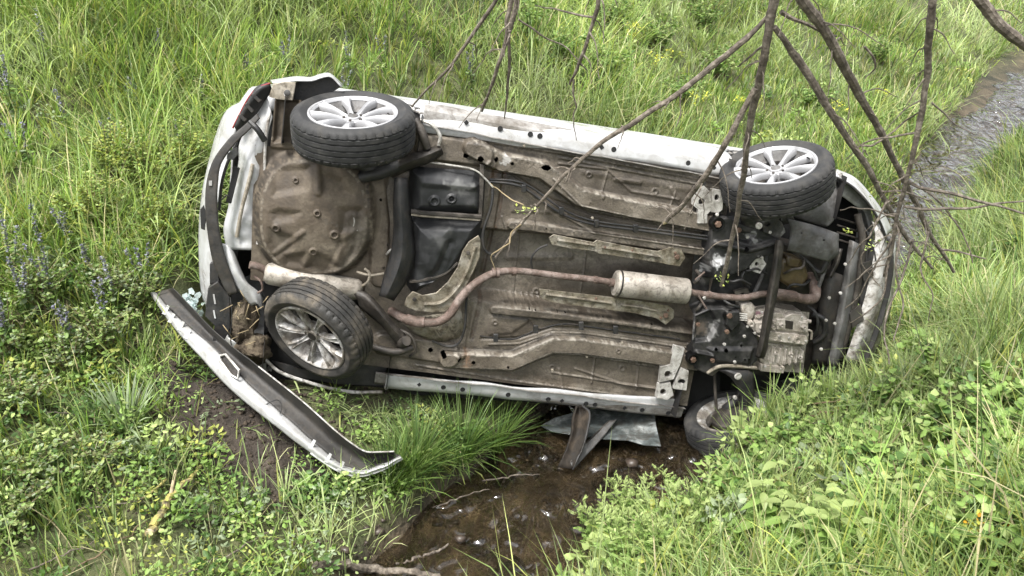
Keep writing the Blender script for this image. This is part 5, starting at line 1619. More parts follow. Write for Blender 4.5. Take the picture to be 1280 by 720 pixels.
def leaves(pos, az, pitch, length, width, col, fold=.25, roll=None):
    """folded pointed leaves, 6 vertices"""
    n = len(pos)
    d = np.stack([np.cos(az) * np.cos(pitch), np.sin(az) * np.cos(pitch), np.sin(pitch)], 1)
    s = np.stack([-np.sin(az), np.cos(az), np.zeros(n)], 1)
    if roll is None: roll = rng.normal(0, .5, n)
    u = np.cross(d, s)
    s2 = s * np.cos(roll)[:, None] + u * np.sin(roll)[:, None]
    u2 = np.cross(d, s2)
    L = length[:, None]; Wd = width[:, None]
    V = np.zeros((n, 6, 3), np.float32)
    V[:, 0] = pos
    V[:, 1] = pos + d * L * .35 + s2 * Wd * .5 - u2 * Wd * fold
    V[:, 2] = pos + d * L * .72 + s2 * Wd * .36 - u2 * (Wd * fold + L * .05)
    V[:, 3] = pos + d * L - u2 * L * .12
    V[:, 4] = pos + d * L * .72 - s2 * Wd * .36 - u2 * (Wd * fold + L * .05)
    V[:, 5] = pos + d * L * .35 - s2 * Wd * .5 - u2 * Wd * fold
    i0 = (np.arange(n) * 6)[:, None]
    Q = np.concatenate([i0 + np.array([[0, 1, 2, 3]]), i0 + np.array([[0, 3, 4, 5]])], 0)
    Cc = np.repeat(col[:, None], 6, 1)
    return V.reshape(-1, 3), Q, None, Cc.reshape(-1, 3)


def merge(parts):
    V, Q, T, Cc = [], [], [], []
    o = 0
    for v, q, t, c in parts:
        V.append(v); Cc.append(c)
        if q is not None: Q.append(q + o)
        if t is not None: T.append(t + o)
        o += len(v)
    return np.concatenate(V), (np.concatenate(Q) if Q else None), (np.concatenate(T) if T else None), np.concatenate(Cc)


def mesh_of(name, parts, mat, parent=None):
    V, Q, T, Cc = merge(parts)
    return fast_mesh(name, V, Q, mat, True, Cc, parent, T)


BUMP = [ground_hit(*p)[:2] for p in [(180, 368), (222, 352), (262, 395), (330, 446), (400, 500), (470, 556), (505, 570), (445, 602), (390, 578), (300, 500)]]


def sample(bands, half=.66, xoff=.6):
    """ground points inside a wedge wider than the view; bands: (r0, r1, density)"""
    out = []
    for r0, r1, rho in bands:
        half = .86 if r1 < 5.5 else .68
        area = half * 2 * (r1 * r1 - r0 * r0) / 2
        n = int(area * rho)
        r = np.sqrt(rng.uniform(r0 * r0, r1 * r1, n)); a = rng.uniform(-half, half, n)
        out.append(np.stack([r * np.sin(a), r * np.cos(a)], 1))
    P = np.concatenate(out)
    x, y = P[:, 0], P[:, 1]
    z = terrain(x, y)
    s, d = stream_coords(x, y)
    return x, y, z, s, d


def clear_mask(x, y, z, s, d, edge=.0, dirt=.0):
    hw = 0.47 - 0.12 * smooth(2.5, 5, s) + 0.20 * smooth(7, 12, s)
    hr = hw + 0.22 * smooth(.2, .9, s) * smooth(3.4, 2.4, s)
    ok = np.where(d < 0, -d > hw + edge, d > hr + edge)
    q = car_xy(x, y, z)
    ok &= ~((q[:, 0] > -.72) & (q[:, 0] < 3.22) & (q[:, 2] > -.02) & (q[:, 2] < 1.4))
    X, Y = x, y
    ins = inside(X, Y, [tuple(p) for p in DIRT])
    dd = polydist(X, Y, [tuple(p) for p in DIRT] + [tuple(DIRT[0])])
    keep = np.where(ins, smooth(.12, .0, dd) * .6 + .07, 1.0)
    ok &= rng.random(len(x)) < np.maximum(keep, dirt)
    ok &= ~(inside(X, Y, [tuple(p) for p in BUMP]) & (rng.random(len(x)) < .97))
    return ok


G_LIGHT, G_MID, G_DARK = np.array([.300, .372, .135]), np.array([.178, .270, .070]), np.array([.075, .138, .036])
G_YEL, G_STRAW, G_GREY = np.array([.320, .350, .085]), np.array([.48, .42, .25]), np.array([.22, .27, .16])


def pick(n, cols, probs):
    i = rng.choice(len(cols), n, p=np.array(probs) / sum(probs))
    return np.array(cols)[i] * rng.normal(1, .16, (n, 1)).clip(.6, 1.5)


# ---- grass: one uncountable mass per bank
x, y, z, s, d = sample([(1.6, 3.2, 3600), (3.2, 4.6, 3600), (4.6, 6.4, 3300), (6.4, 9, 2300), (9, 13, 1150), (13, 20, 560), (20, 34, 140)])
dist = np.hypot(x, y)
ok = clear_mask(x, y, z, s, d, .02)
patch = NA(x * .75 + 4, y * .75) * .6 + NB(x * 1.9, y * 1.9 + 8) * .4
ok &= rng.random(len(x)) < (.5 + .8 * smooth(.30, .52, patch)) * (1 - .15 * smooth(4.9, 4.3, y) * (d < 0) * smooth(.2, -.4, x))
x, y, z, s, d, dist, patch = [v[ok] for v in (x, y, z, s, d, dist, patch)]
n = len(x)
leftbank = d < 0
tone = NC_(x * 1.3 + 2, y * 1.3) * .55 + ND(x * 3.3, y * 3.3) * .45
cA = pick(n, [G_LIGHT, G_MID, G_DARK, G_YEL, G_STRAW], [.30, .36, .12, .14, .08])
pale = smooth(.50, .72, NB(x * 1.1 + 40, y * 1.1 + 13) * .6 + ND(x * 4 + 3, y * 4) * .4) * np.where(leftbank, .75, .35)
cA = cA * (1 - pale[:, None] * .75) + np.array([.46, .52, .28]) * pale[:, None] * .75
weedy = smooth(4.9, 4.3, y) * leftbank * smooth(.2, -.4, x)          # lower left: short grass, leafy weeds
shade = (.42 + 1.05 * tone)[:, None]
col = cA * shade * np.where(leftbank, 1.0, .88)[:, None]
tall = smooth(.35, .7, NB(x * .9 + 9, y * .9))
length = rng.gamma(7, 1 / 7., n) * (.14 + .24 * tall) * np.where(leftbank, 1.0, .92)
length *= np.where(np.abs(d) < .9, .9, 1.0) * (1 - .15 * weedy) * (1 + .25 * pale)
length *= 1 - .45 * smooth(.45, .1, np.hypot((x + 1.5) / .9, (y - 3.2) / .7))
q = car_xy(x, y, z)
near_car = (q[:, 0] > -.9) & (q[:, 0] < 3.3) & (q[:, 2] < .1) & (q[:, 2] > -.6)
length = np.where(near_car & leftbank, np.minimum(length, .16), length)
length = np.where((q[:, 0] > 1.9) & (q[:, 0] < 3.6) & (q[:, 2] < .5) & (q[:, 2] > -.75), np.minimum(length, .15), length)
width = rng.uniform(.004, .0098, n) * (1 + .08 * np.clip(dist - 5, 0, 25))
# blades grow in tufts: pull each foot towards its tuft's middle, let it lean away from it
cell = .085 + .05 * (dist > 6)
ci, cj = np.floor(x / cell).astype(int), np.floor(y / cell).astype(int)
hsh = lambda a, b, k: (np.sin(a * 127.1 + b * 311.7 + k * 74.7) * 43758.5453) % 1.0
tcx, tcy = (ci + .2 + .6 * hsh(ci, cj, 1)) * cell, (cj + .2 + .6 * hsh(ci, cj, 2)) * cell
away = np.arctan2(y - tcy, x - tcx)
x, y = tcx + (x - tcx) * .45, tcy + (y - tcy) * .45
z = terrain(x, y)
th_, tc_ = hsh(ci, cj, 3), hsh(ci, cj, 4)
length = length * (.62 + .75 * th_) * np.where(leftbank, 1.12, 1.0)
col = col * (.72 + .5 * tc_)[:, None]
swirl = NA(x * .55 + 20, y * .55 + 3) * 9.0 + ND(x * 1.6, y * 1.6) * 2.6
az = swirl + rng.normal(0, .75, n)
down = np.where(leftbank, math.atan2(SN[1], SN[0]), math.atan2(-SN[1], -SN[0]))
az = np.where(rng.random(n) < .30, down + rng.normal(0, .8, n), az)
az = np.where(rng.random(n) < .45, away + rng.normal(0, .4, n), az)
lean = np.abs(rng.normal(.15, .22, n)); bend = np.abs(rng.normal(.95, .6, n)) * (.6 + .8 * tall) * (1 + .5 * pale)
ox = np.maximum(np.maximum(-.72 - q[:, 0], q[:, 0] - 3.25), 0); oz = np.maximum(np.maximum(-.02 - q[:, 2], q[:, 2] - 1.42), 0)
crush = smooth(.45, .12, np.hypot(ox, oz)) * (rng.random(n) < .7)       # grass pressed flat round the wreck
lean = lean + crush * rng.uniform(.5, 1.1, n)
base = np.stack([x, y, z - .01], 1)
for nm, mk, lab in (("bank_grass", leftbank, None), ("bank_grass", ~leftbank, None)):
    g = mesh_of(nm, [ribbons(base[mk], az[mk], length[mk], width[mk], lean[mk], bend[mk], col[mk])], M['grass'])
    tag(g, "long bent green grass covering the far bank" if mk is leftbank else "bright green grass on the near bank beside the stream", "grass", kind='stuff')

# ---- broad-leaved ground cover
x, y, z, s, d = sample([(1.6, 3.2, 60), (3.2, 5.2, 90), (5.2, 7.5, 40), (7.5, 11, 18), (11, 18, 5)])
ok = clear_mask(x, y, z, s, d, .06)
pt = NA(x * .8 + 31, y * .8 + 5) * .6 + NC_(x * 2.1, y * 2.1) * .4
wd = smooth(5.1, 4.4, y) * (d < 0) * smooth(.2, -.4, x)
ok &= rng.random(len(x)) < (smooth(.40, .60, pt) + .12) * np.where(d > 0, .42, .42 + .6 * wd)
x, y, z, d = x[ok], y[ok], z[ok], d[ok]
parts = []
LP_, LA, LPi, LL, LW, LC = [], [], [], [], [], []
for i in range(len(x)):
    k = int(rng.integers(26, 60))
    rad = rng.uniform(.06, .16); hh = rng.uniform(.06, .20)
    dd = math.hypot(x[i], y[i])
    th = rng.uniform(0, 6.28, k); rr2 = rad * np.sqrt(rng.random(k))
    px_, py_ = x[i] + rr2 * np.cos(th), y[i] + rr2 * np.sin(th)
    up = hh * (1 - (rr2 / rad) ** 2 * .6) * rng.uniform(.35, 1.0, k)
    LP_.append(np.stack([px_, py_, z[i] + up], 1)); LA.append(th + rng.normal(0, .7, k)); LPi.append(rng.normal(.25, .4, k))
    l = (rng.uniform(.018, .036) if d[i] < 0 else rng.uniform(.026, .052)) * rng.uniform(.7, 1.3, k) * (1 + .05 * max(0, dd - 4))
    LL.append(l); LW.append(l * rng.uniform(.45, .75))
    c = np.array([G_MID, G_DARK, G_LIGHT, G_YEL, G_GREY])[rng.choice(5, p=[.38, .24, .22, .06, .10])]
    LC.append(c * rng.normal(1, .15, (k, 1)).clip(.6, 1.5) * rng.uniform(.8, 1.15))
gc = mesh_of("ground_cover", [leaves(np.concatenate(LP_), np.concatenate(LA), np.concatenate(LPi), np.concatenate(LL), np.concatenate(LW), np.concatenate(LC))], M['leaf'])
tag(gc, "low broad-leaved weeds mixed into the grass on both banks", "weeds", kind='stuff')


for par, spots in ((bI, [(1060, 288, 3.9), (1056, 292, 3.9), (1090, 306, 3.9), (1086, 312, 3.9), (1100, 300, 3.85)]), (bD, [(655, 264, 4.0), (662, 262, 4.0), (670, 263, 3.98), (648, 262, 4.02)]), (bE, [(904, 350, 4.28), (910, 352, 4.28), (900, 346, 4.26)]), (bH, [(1090, 240, 3.8), (1116, 246, 3.85)])):
    Pb = np.concatenate([at(*q) + rng.normal(0, .011, (5, 3)) for q in spots]) - T0
    nb = len(Pb); lb = rng.uniform(.012, .022, nb)
    mesh_of("bud_leaves", [leaves(Pb, rng.uniform(0, 6.28, nb), rng.normal(.3, .5, nb), lb, lb * .6, pick(nb, [G_LIGHT * 1.2, G_YEL * 1.2], [1, 1]))], M['leaf'], par)['kind'] = 'stuff'

# ---- plants that can be told apart
def stem_mesh(parent, paths, r, col_mat, name="stem"):
    Vs, Fs = [], []
    for P in paths:
        V, F = tube_data(P, [r, r * .7, r * .35], 5)
        o = len(Vs)
        Vs += list(V); Fs += [tuple(i + o for i in f) for f in F]
    return new_mesh(name, Vs, Fs, col_mat, parent)


M['stem'] = flat('green_stem', (.12, .15, .05), .7)
M['dry_stem'] = flat('dry_stem', (.24, .17, .10), .85)


def bushy(name, p, h, rad, nst, nleaf, lsize, cols, label, cat, group=None, aspect=.55, stem='stem', droop=.2, up=.25, tips=None):
    root = empty(name, None, tuple(p))
    tag(root, label, cat, group)
    paths, LPs, LAs, LPis, LLs, LWs, LCs = [], [], [], [], [], [], []
    for k in range(nst):
        a = rng.uniform(0, 6.28); r_ = rad * math.sqrt(rng.random())
        hh = h * rng.uniform(.6, 1.05) * (1 - .25 * r_ / max(rad, 1e-3))
        e = np.array([r_ * math.cos(a), r_ * math.sin(a), hh])
        m_ = np.array([e[0] * .35, e[1] * .35, hh * .55]) + rng.normal(0, .012, 3)
        P = catmull([np.array([e[0] * .12, e[1] * .12, -.04]), m_, e], 5)
        paths.append(P)
        n_ = nleaf
        t = rng.uniform(.22, 1.0, n_) ** .8
        idx = t * (len(P) - 1); i0 = np.clip(idx.astype(int), 0, len(P) - 2); f = (idx - i0)[:, None]
        Q = P[i0] * (1 - f) + P[i0 + 1] * f
        az_ = np.arange(n_) * 2.4 + rng.normal(0, .5, n_)
        l = lsize * rng.uniform(.6, 1.2, n_) * (1.1 - .45 * t)
        LPs.append(Q); LAs.append(az_); LPis.append(rng.normal(up, .3, n_) - droop * (1 - t)); LLs.append(l); LWs.append(l * aspect * rng.uniform(.8, 1.2, n_))
        c = np.array(cols)[rng.integers(0, len(cols), n_)] * rng.normal(1, .14, (n_, 1)).clip(.6, 1.4)
        if tips is not None:
            c = np.where((t > .78)[:, None], np.array(tips) * rng.normal(1, .12, (n_, 1)), c)
        LCs.append(c)
    stem_mesh(root, paths, .0035, M[stem])
    mesh_of("foliage", [leaves(np.concatenate(LPs), np.concatenate(LAs), np.concatenate(LPis), np.concatenate(LLs), np.concatenate(LWs), np.concatenate(LCs))], M['leaf'], root)['kind'] = 'stuff'
    return root


# salvia-like spikes with blue-violet florets
def spike(p, h, nsp, label, group):
    root = empty("flower_spike_plant", None, tuple(p))
    tag(root, label, "flowering plant", group)
    paths, fp, lp = [], [], []
    for k in range(nsp):
        a = rng.uniform(0, 6.28); sp = rng.uniform(.02, .10)
        hh = h * rng.uniform(.7, 1.1)
        P = catmull([np.array([0, 0, -.03]), np.array([sp * .4 * math.cos(a), sp * .4 * math.sin(a), hh * .5]), np.array([sp * math.cos(a), sp * math.sin(a), hh])], 6)
        paths.append(P)
        m = 42
        t = rng.uniform(.55, 1.0, m); idx = t * (len(P) - 1); i0 = np.clip(idx.astype(int), 0, len(P) - 2); f = (idx - i0)[:, None]
        fp.append(P[i0] * (1 - f) + P[i0 + 1] * f)
        m = 16
        t = rng.uniform(.05, .55, m); idx = t * (len(P) - 1); i0 = np.clip(idx.astype(int), 0, len(P) - 2); f = (idx - i0)[:, None]
        lp.append(P[i0] * (1 - f) + P[i0 + 1] * f)
    stem_mesh(root, paths, .0028, M['stem'])
    F_ = np.concatenate(fp); n_ = len(F_)
    l = rng.uniform(.010, .020, n_)
    fl = mesh_of("florets", [leaves(F_, rng.uniform(0, 6.28, n_), rng.normal(.3, .5, n_), l, l * .8, pick(n_, [(.15, .15, .20), (.24, .24, .30), (.11, .11, .15), (.18, .20, .14)], [.35, .2, .25, .2]))], M['petal'], root); fl['kind'] = 'stuff'
    L_ = np.concatenate(lp); n_ = len(L_)
    l = rng.uniform(.03, .06, n_)
    mesh_of("foliage", [leaves(L_, rng.uniform(0, 6.28, n_), rng.normal(.2, .4, n_), l, l * .5, pick(n_, [G_MID, G_DARK, G_GREY], [.4, .3, .3]))], M['leaf'], root)['kind'] = 'stuff'
    return root


SP = ["blue-violet flower spikes among the grey-green brambles beyond the bumper end", "blue-violet flower spikes standing in the long grass high on the far bank", "blue-violet flower spikes in the grass behind the raised rear wheel"]
for px, py, k in [(20, 330, 0), (62, 320, 0), (98, 300, 0), (120, 335, 0), (72, 372, 0), (186, 345, 0), (140, 405, 0), (96, 420, 0), (20, 420, 0), (150, 375, 0), (40, 380, 0),
                  (170, 120, 1), (200, 60, 1), (230, 170, 1), (145, 175, 1), (60, 75, 1), (40, 200, 1), (255, 120, 1), (90, 150, 1), (20, 130, 1), (308, 90, 2), (440, 80, 2), (430, 110, 2), (360, 70, 2), (480, 60, 2), (590, 90, 2)]:
    g = ground_hit(px, py + 26)
    spike(g, rng.uniform(.30, .46), int(rng.integers(2, 5)), SP[k], SP[k])

# yellow-green leafy shrubs left of the car
for px, py, h, r_ in [(185, 262, .55, .26), (236, 235, .52, .20), (120, 300, .45, .24), (205, 310, .42, .2), (150, 240, .5, .2)]:
    bushy("leafy_shrub", ground_hit(px, py), h, r_, 34, 44, .036, [G_YEL * .95, G_LIGHT, G_MID, (.20, .23, .05)],
          "yellow-green small-leaved shrub on the bank beside the tail of the car", "shrub", "yellow-green shrubs beside the car's tail", .6, 'dry_stem')
LBR = ['grey-green bramble bush among the blue-violet flower spikes', 'grey-green bramble bush beside the clump of strap leaves', 'low grey-green bramble near the lichen-covered branch']
for px, py, h, r_ in [(55, 390, .36, .25), (130, 440, .32, .22), (90, 470, .28, .2), (30, 520, .26, .2), (178, 395, .30, .16), (20, 440, .34, .25), (150, 385, .34, .2), (60, 600, .2, .2), (130, 590, .18, .16), (20, 660, .22, .2)]:
    bushy("bramble_bush", ground_hit(px, py), h, r_, 22, 30, .032, [G_GREY, G_MID * .8, G_LIGHT * .8, (.14, .15, .06)],
          (LBR[0] if py < 450 else LBR[1] if py < 560 else LBR[2]), "shrub", (LBR[0] if py < 450 else LBR[1] if py < 560 else LBR[2]), .7, 'dry_stem')
# strap-leaved clump
def strap_clump(p, n_, h, cols, label, cat, group=None, w=(.008, .016)):
    root = empty("strap_leaf_clump", None, tuple(p))
    tag(root, label, cat, group)
    a = rng.uniform(0, 6.28, n_); r_ = rng.random(n_) * .07
    b_ = np.stack([r_ * np.cos(a), r_ * np.sin(a), np.full(n_, -.01)], 1)
    mesh_of("foliage", [ribbons(b_, a + rng.normal(0, .4, n_), rng.uniform(.55, 1.0, n_) * h, rng.uniform(*w, n_), np.abs(rng.normal(.25, .2, n_)), np.abs(rng.normal(.7, .4, n_)), pick(n_, cols, [1] * len(cols)))], M['grass'], root)['kind'] = 'stuff'


strap_clump(ground_hit(160, 535), 90, .34, [G_GREY * .9, G_MID, G_GREY * 1.2], "grey-green clump of strap leaves on the bank beside the bare soil", "plant")
strap_clump(ground_hit(190, 575), 40, .2, [G_LIGHT, G_GREY], "pale low clump of strap leaves at the edge of the bare soil", "plant")
for px, py, h, lab in [(520, 590, .46, "tall grass tuft darkened for shade under the sill by the bumper end"), (575, 575, .50, "tall grass tuft darkened for shade under the sill near the hanging trim"), (490, 610, .40, "tall grass tuft at the water beside the bumper end"), (620, 560, .42, "tall grass tuft under the middle of the sill at the water")]:
    strap_clump(ground_hit(px, py), 240, h, [G_MID * .62, G_DARK * .9, G_MID * .8], lab, "grass tuft", None, (.004, .008))  # greens darkened to put the shade below the car into the blades

for px, py in [(960, 505), (1000, 500), (1040, 490), (985, 535), (1040, 545), (1090, 480), (1130, 470), (1080, 520), (1180, 450), (1230, 430), (1150, 430), (1200, 490), (930, 545), (1110, 560)]:
    strap_clump(ground_hit(px, py + 14), 60, .30, [G_LIGHT, G_LIGHT * .85, G_MID, G_MID * .85], "tuft of long pale arching grass blades on the near bank by the car's nose", "grass tuft", "arching grass tufts on the near bank", (.004, .009))

# feathery mugwort and large-leaved herbs on the near bank
def feathery(p, h, nst, label, group):
    root = empty("mugwort_plant", None, tuple(p))
    tag(root, label, "plant", group)
    paths, A_, B_, Ci, Dl, Ew, Fc = [], [], [], [], [], [], []
    for k in range(nst):
        a = rng.uniform(0, 6.28); r_ = .20 * math.sqrt(rng.random()); hh = h * rng.uniform(.6, 1.1)
        P = catmull([np.array([r_ * .3 * math.cos(a), r_ * .3 * math.sin(a), -.03]), np.array([r_ * .7 * math.cos(a), r_ * .7 * math.sin(a), hh * .5]), np.array([r_ * math.cos(a), r_ * math.sin(a), hh])], 6)
        paths.append(P)
        for t in np.linspace(.2, 1, 15):
            idx = t * (len(P) - 1); i0 = min(int(idx), len(P) - 2); Q = P[i0] * (1 - idx + i0) + P[i0 + 1] * (idx - i0)
            az0 = rng.uniform(0, 6.28); ln = .055 * rng.uniform(.7, 1.2) * (1.15 - .5 * t); pit = .1 + .8 * t ** 3 + rng.normal(0, .2)
            dv = np.array([math.cos(az0) * math.cos(pit), math.sin(az0) * math.cos(pit), math.sin(pit)])
            for u in (.15, .35, .55, .75, .95):
                for sg in (-1, 1):
                    A_.append(Q + dv * ln * u); B_.append(az0 + sg * .75 * (1.1 - u * .6)); Ci.append(pit + rng.normal(0, .1)); Dl.append(ln * .5 * (1.1 - .5 * u)); Ew.append(ln * .13)
                    Fc.append((G_LIGHT * .95 if t > .7 else G_MID * 1.05) * rng.uniform(.8, 1.2))
    stem_mesh(root, paths, .003, M['stem'])
    mesh_of("foliage", [leaves(np.array(A_), np.array(B_), np.array(Ci), np.array(Dl), np.array(Ew), np.array(Fc))], M['leaf'], root)['kind'] = 'stuff'


for px, py, h, ns_ in [(800, 655, .30, 22), (760, 690, .26, 20), (840, 700, .26, 18), (870, 640, .22, 14), (790, 720, .24, 16)]:
    feathery(ground_hit(px, py), h, ns_, "feathery bright green mugwort leaning over the stream from the near bank", "mugwort plants on the near bank")
def nettle(p, h, label, group):
    root = empty("nettle_plant", None, tuple(p))
    tag(root, label, "plant", group)
    for k in range(5):
        a = rng.uniform(0, 6.28); r_ = rng.uniform(.03, .13); hh = h * rng.uniform(.65, 1.1)
        P = catmull([np.array([r_ * .3 * math.cos(a), r_ * .3 * math.sin(a), -.03]), np.array([r_ * .6 * math.cos(a), r_ * .6 * math.sin(a), hh * .5]), np.array([r_ * math.cos(a), r_ * math.sin(a), hh])], 6)
        st = stem_mesh(root, [P], .004, M['stem'])
        for q in range(5):
            t = .35 + .65 * q / 4; i0 = min(int(t * (len(P) - 1)), len(P) - 1)
            for sg in (0, math.pi):
                az_ = q * 1.57 + sg + rng.normal(0, .2); l = .135 * rng.uniform(.7, 1.1) * (1.1 - .5 * t)
                dv = np.array([math.cos(az_), math.sin(az_), 0]); sv_ = np.array([-math.sin(az_), math.cos(az_), 0]); pit = .45 * t - .15 + rng.normal(0, .35)
                V_, F_ = [], []
                for u, wf in ((0, .05), (.18, .7), (.38, 1), (.62, .8), (.82, .45), (1.0, .03)):
                    c_ = P[i0] + dv * l * u * math.cos(pit) + np.array([0, 0, l * (u * math.sin(pit) - .35 * u * u)])
                    ww = l * .24 * wf
                    V_ += [c_ - sv_ * ww + (0, 0, ww * .35), c_, c_ + sv_ * ww + (0, 0, ww * .35)]
                for u in range(5):
                    F_ += [(u * 3, u * 3 + 1, u * 3 + 4, u * 3 + 3), (u * 3 + 1, u * 3 + 2, u * 3 + 5, u * 3 + 4)]
                cc = (G_LIGHT * .85 if t > .8 else G_MID * 1.05) * rng.uniform(.8, 1.2)
                fast_mesh("leaf", np.array(V_), np.array(F_), M['leaf'], True, np.tile(cc, (len(V_), 1)), root)


for px, py, lab in [(1000, 700, "large pointed leaves of a light green nettle beside the mugwort"), (955, 668, "light green nettle rising between the mugwort and the bramble canes"), (1045, 716, "light green nettle at the foot of the brambles"), (1085, 690, "light green nettle growing against the round-leaved bramble")]:
    nettle(ground_hit(px, py), .30, lab, "nettles on the near bank")
BL = ['round-leaved bramble with reddish stems beside the nettles on the near bank', 'tall round-leaved bramble higher up the near bank', 'low round-leaved bramble on the near bank below the nose of the car']
for px, py, h, k in [(1180, 560, .34, 1), (1240, 520, .36, 1), (1250, 620, .34, 1), (1150, 640, .30, 0), (1200, 700, .30, 0), (1100, 600, .28, 0), (1270, 690, .3, 0), (1130, 520, .26, 2), (1010, 560, .2, 2), (1060, 560, .22, 2), (1200, 600, .3, 1), (1220, 560, .34, 1), (1180, 640, .3, 0), (1120, 660, .3, 0), (1230, 660, .32, 0), (1170, 490, .28, 2), (960, 580, .16, 2), (1080, 530, .2, 2), (1260, 570, .36, 1), (920, 620, .18, 2)]:
    bushy("bramble_bush", ground_hit(px, py), h, .22, 15, 18, .062, [G_LIGHT, G_MID, G_MID * 1.15, G_MID * .75, G_DARK], BL[k], "shrub", BL[k], .85, 'dry_stem')
for px, py, h in [(820, 45, .5), (760, 80, .45), (850, 110, .4), (700, 60, .45), (900, 80, .45), (660, 30, .5), (1100, 60, .5), (1010, 120, .4), (880, 20, .5), (1130, 140, .4), (770, 20, .5)]:
    bushy("leafy_shrub", ground_hit(px, py + 20), h, .35, 24, 26, .060, [G_MID, G_DARK * 1.2, G_LIGHT * .9, G_MID * .8], "mid green leafy shrub on the far bank above the car", "shrub", "leafy shrubs on the far bank above the car", .6, 'dry_stem')
# yellow rape-like flowers
def yellow(p, h, label, group, tint=(.55, .52, .06)):
    root = empty("yellow_flower_plant", None, tuple(p))
    tag(root, label, "flowering plant", group)
    paths = []; fp = []
    for k in range(5):
        a = rng.uniform(0, 6.28); sp = rng.uniform(.03, .14)
        P = catmull([np.array([0, 0, -.03]), np.array([sp * .3 * math.cos(a), sp * .3 * math.sin(a), h * .5]), np.array([sp * math.cos(a), sp * math.sin(a), h * rng.uniform(.8, 1.1)])], 5)
        paths.append(P)
        fp.append(P[-1] + rng.normal(0, .018, (16, 3)))
    stem_mesh(root, paths, .003, M['stem'])
    F_ = np.concatenate(fp); n_ = len(F_); l = rng.uniform(.012, .022, n_)
    fl = mesh_of("florets", [leaves(F_, rng.uniform(0, 6.28, n_), rng.normal(.3, .5, n_), l, l * .9, pick(n_, [tint, (.45, .47, .08), (.30, .34, .07)], [.4, .35, .25]))], M['petal'], root); fl['kind'] = 'stuff'


for px, py in [(870, 150), (1090, 130), (820, 95), (790, 60), (1040, 155), (5, 35), (930, 150)]:
    yellow(ground_hit(px, py + 20), .40, "slender plant with small yellow flowers on the far bank", "yellow-flowered plants on the far bank")

yellow(ground_hit(1258, 700), .10, "small plant with orange-yellow flowers at the foot of the near-bank brambles", None, (.60, .28, .02))

# ---- sticks and branches on the ground
def ground_stick(name, px, r, mat, label, cat, lift=.03, group=None):
    P = catmull([gl(x, y, lift) for x, y in px], 6)
    root = empty(name, None, tuple(P[0]))
    tag(root, label, cat, group)
    Pn = P + .006 * rng.normal(size=P.shape) - P[0]
    V, F = tube_data(Pn, r, 8)
    new_mesh("wood", V, F, mat, root)
    return root, P[0]


r1, o1 = ground_stick("lichen_branch", [(188, 667), (202, 640), (212, 624), (224, 610), (240, 597), (251, 582)], [.020, .019, .017, .014, .011, .008], M['lichen'], "broken branch crusted with yellow lichen lying on the grass bank", "branch", .08)
P = catmull([gl(x, y, .09) for x, y in [(213, 622), (216, 606), (220, 590)]], 5) - o1
V, F = tube_data(P, [.010, .008, .007], 8); new_mesh("side_twig", V, F, M['wood'], r1)
P = catmull([gl(x, y, .09) for x, y in [(208, 600), (192, 614), (172, 628)]], 5) - o1
V, F = tube_data(P, [.006, .005, .004], 8); new_mesh("side_twig", V, F, M['lichen'], r1)
pe = gl(190, 664, .085) - o1
dv = gl(188, 667, .08) - gl(202, 640, .08); dv /= np.linalg.norm(dv)
B = basis(dv); V, F = lathe_data([(.0001, .014), (.017, .012), (.021, -.002)], 10)
new_mesh("cut_end", [B @ np.array(v) + pe * 0 + (gl(188, 667, .08) - o1) for v in V], F, M['wood'], r1)
ground_stick("fallen_log", [(392, 708), (430, 709), (470, 713), (510, 716), (550, 722)], [.018, .022, .022, .020, .016], M['bark'], "grey barked log lying at the water's edge below the bumper", "log", .02)
ground_stick("stick", [(496, 708), (520, 700), (545, 690), (562, 682)], [.006, .008, .008, .005], M['bark'], "short grey stick lying beside the log in the shallows", "stick", .02)
for px in ([(90, 716), (130, 690), (165, 668), (186, 652)], [(225, 720), (290, 690), (340, 664), (368, 645)], [(0, 508), (60, 515), (118, 525)], [(40, 714), (90, 690), (150, 668)], [(95, 640), (140, 632), (190, 628)], [(260, 470), (290, 462), (330, 455)],
           [(600, 604), (640, 596), (675, 592)], [(540, 636), (575, 622), (610, 612)]):
    ground_stick("stick", px, [.004, .004, .002], M['dry_stem'] if rng.random() < .4 else M['bark'], "thin dry stalk lying on the left bank near the water", "stick", .05, "dry stalks lying on the left bank")
for px in ([(900, 650), (960, 610), (1010, 575), (1080, 560)], [(920, 560), (980, 540), (1040, 525), (1110, 520)], [(960, 500), (1020, 505), (1080, 490)], [(1050, 660), (1100, 640), (1160, 590), (1180, 560)], [(860, 620), (880, 595), (896, 580)], [(1020, 600), (1080, 590), (1150, 570)], [(980, 545), (1030, 530), (1090, 528)], [(940, 590), (1000, 585), (1060, 570)], [(1010, 520), (1060, 512), (1120, 500)], [(1160, 720), (1190, 650), (1230, 610)], [(1040, 620), (1090, 600), (1130, 560)], [(1090, 480), (1130, 440), (1180, 420)]):
    ground_stick("stick", px, [.006, .005, .003], M['bark'] if rng.random() < .5 else M['dry_stem'], "dark thin bramble cane arching through the grass on the near bank", "stick", .14, "bramble canes on the near bank")

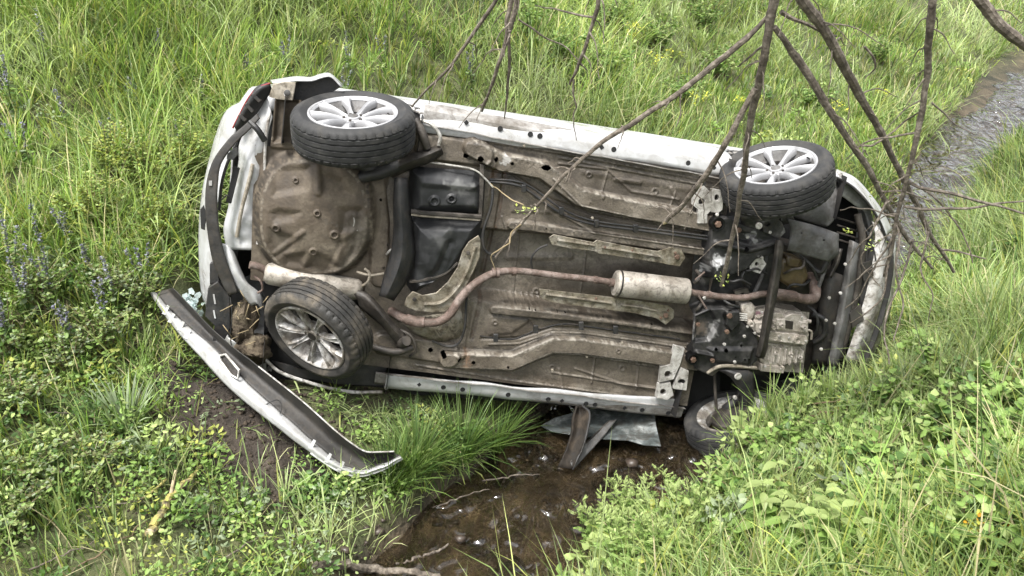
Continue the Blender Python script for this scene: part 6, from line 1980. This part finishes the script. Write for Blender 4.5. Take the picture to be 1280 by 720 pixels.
# ---- stones and clods
def pebble_parts(P, size):
    t = (1 + 5 ** .5) / 2
    iv = np.array([(-1, t, 0), (1, t, 0), (-1, -t, 0), (1, -t, 0), (0, -1, t), (0, 1, t), (0, -1, -t), (0, 1, -t), (t, 0, -1), (t, 0, 1), (-t, 0, -1), (-t, 0, 1)]) / math.sqrt(1 + t * t)
    fi = np.array([(0, 11, 5), (0, 5, 1), (0, 1, 7), (0, 7, 10), (0, 10, 11), (1, 5, 9), (5, 11, 4), (11, 10, 2), (10, 7, 6), (7, 1, 8), (3, 9, 4), (3, 4, 2), (3, 2, 6), (3, 6, 8), (3, 8, 9), (4, 9, 5), (2, 4, 11), (6, 2, 10), (8, 6, 7), (9, 8, 1)])
    n_ = len(P)
    V = iv[None] * (size[:, None, None] * rng.uniform(.65, 1.3, (n_, 12, 1))) * np.array([1, 1, .65]) + P[:, None]
    T = fi[None] + (np.arange(n_) * 12)[:, None, None]
    return V.reshape(-1, 3), T.reshape(-1, 3)


nn = 2600
bb = np.array(DIRT); lo, hi = bb.min(0) - .25, bb.max(0) + .25
x = rng.uniform(lo[0], hi[0], nn); y = rng.uniform(lo[1], hi[1], nn)
V, T = pebble_parts(np.stack([x, y, terrain(x, y) + .002], 1), rng.gamma(2, .0035, nn).clip(.002, .016))
tag(fast_mesh("soil_clods", V, None, M['soil_clod'], True, None, None, T), "crumbled brown soil clods on the bare patch under the bumper", "soil", kind='stuff')
nn = 1500
sv = rng.uniform(-1.5, 6, nn); dv_ = rng.uniform(-.62, .75, nn)
x = P0[0] + sv * SD[0] + dv_ * SN[0]; y = P0[1] + sv * SD[1] + dv_ * SN[1]
V, T = pebble_parts(np.stack([x, y, terrain(x, y) + .004], 1), rng.gamma(2, .007, nn).clip(.005, .032))
tag(fast_mesh("stream_stones", V, None, M['stone'], True, None, None, T), "brown wet stones on the bed of the stream", "stones", kind='stuff')
for px, py, r_, lab in [(575, 674, .03, "pointed grey-brown stone standing in the shallow stream by the left bank"), (790, 578, .045, "rounded brown stone in the stream beside the window glass")]:
    p = ground_hit(px, py)
    V, T = pebble_parts(np.array([p + (0, 0, .0)]), np.array([r_]))
    o = fast_mesh("stone", V - p, None, M['stone'], True, None, None, T); o.location = tuple(p)
    tag(o, lab, "stone")
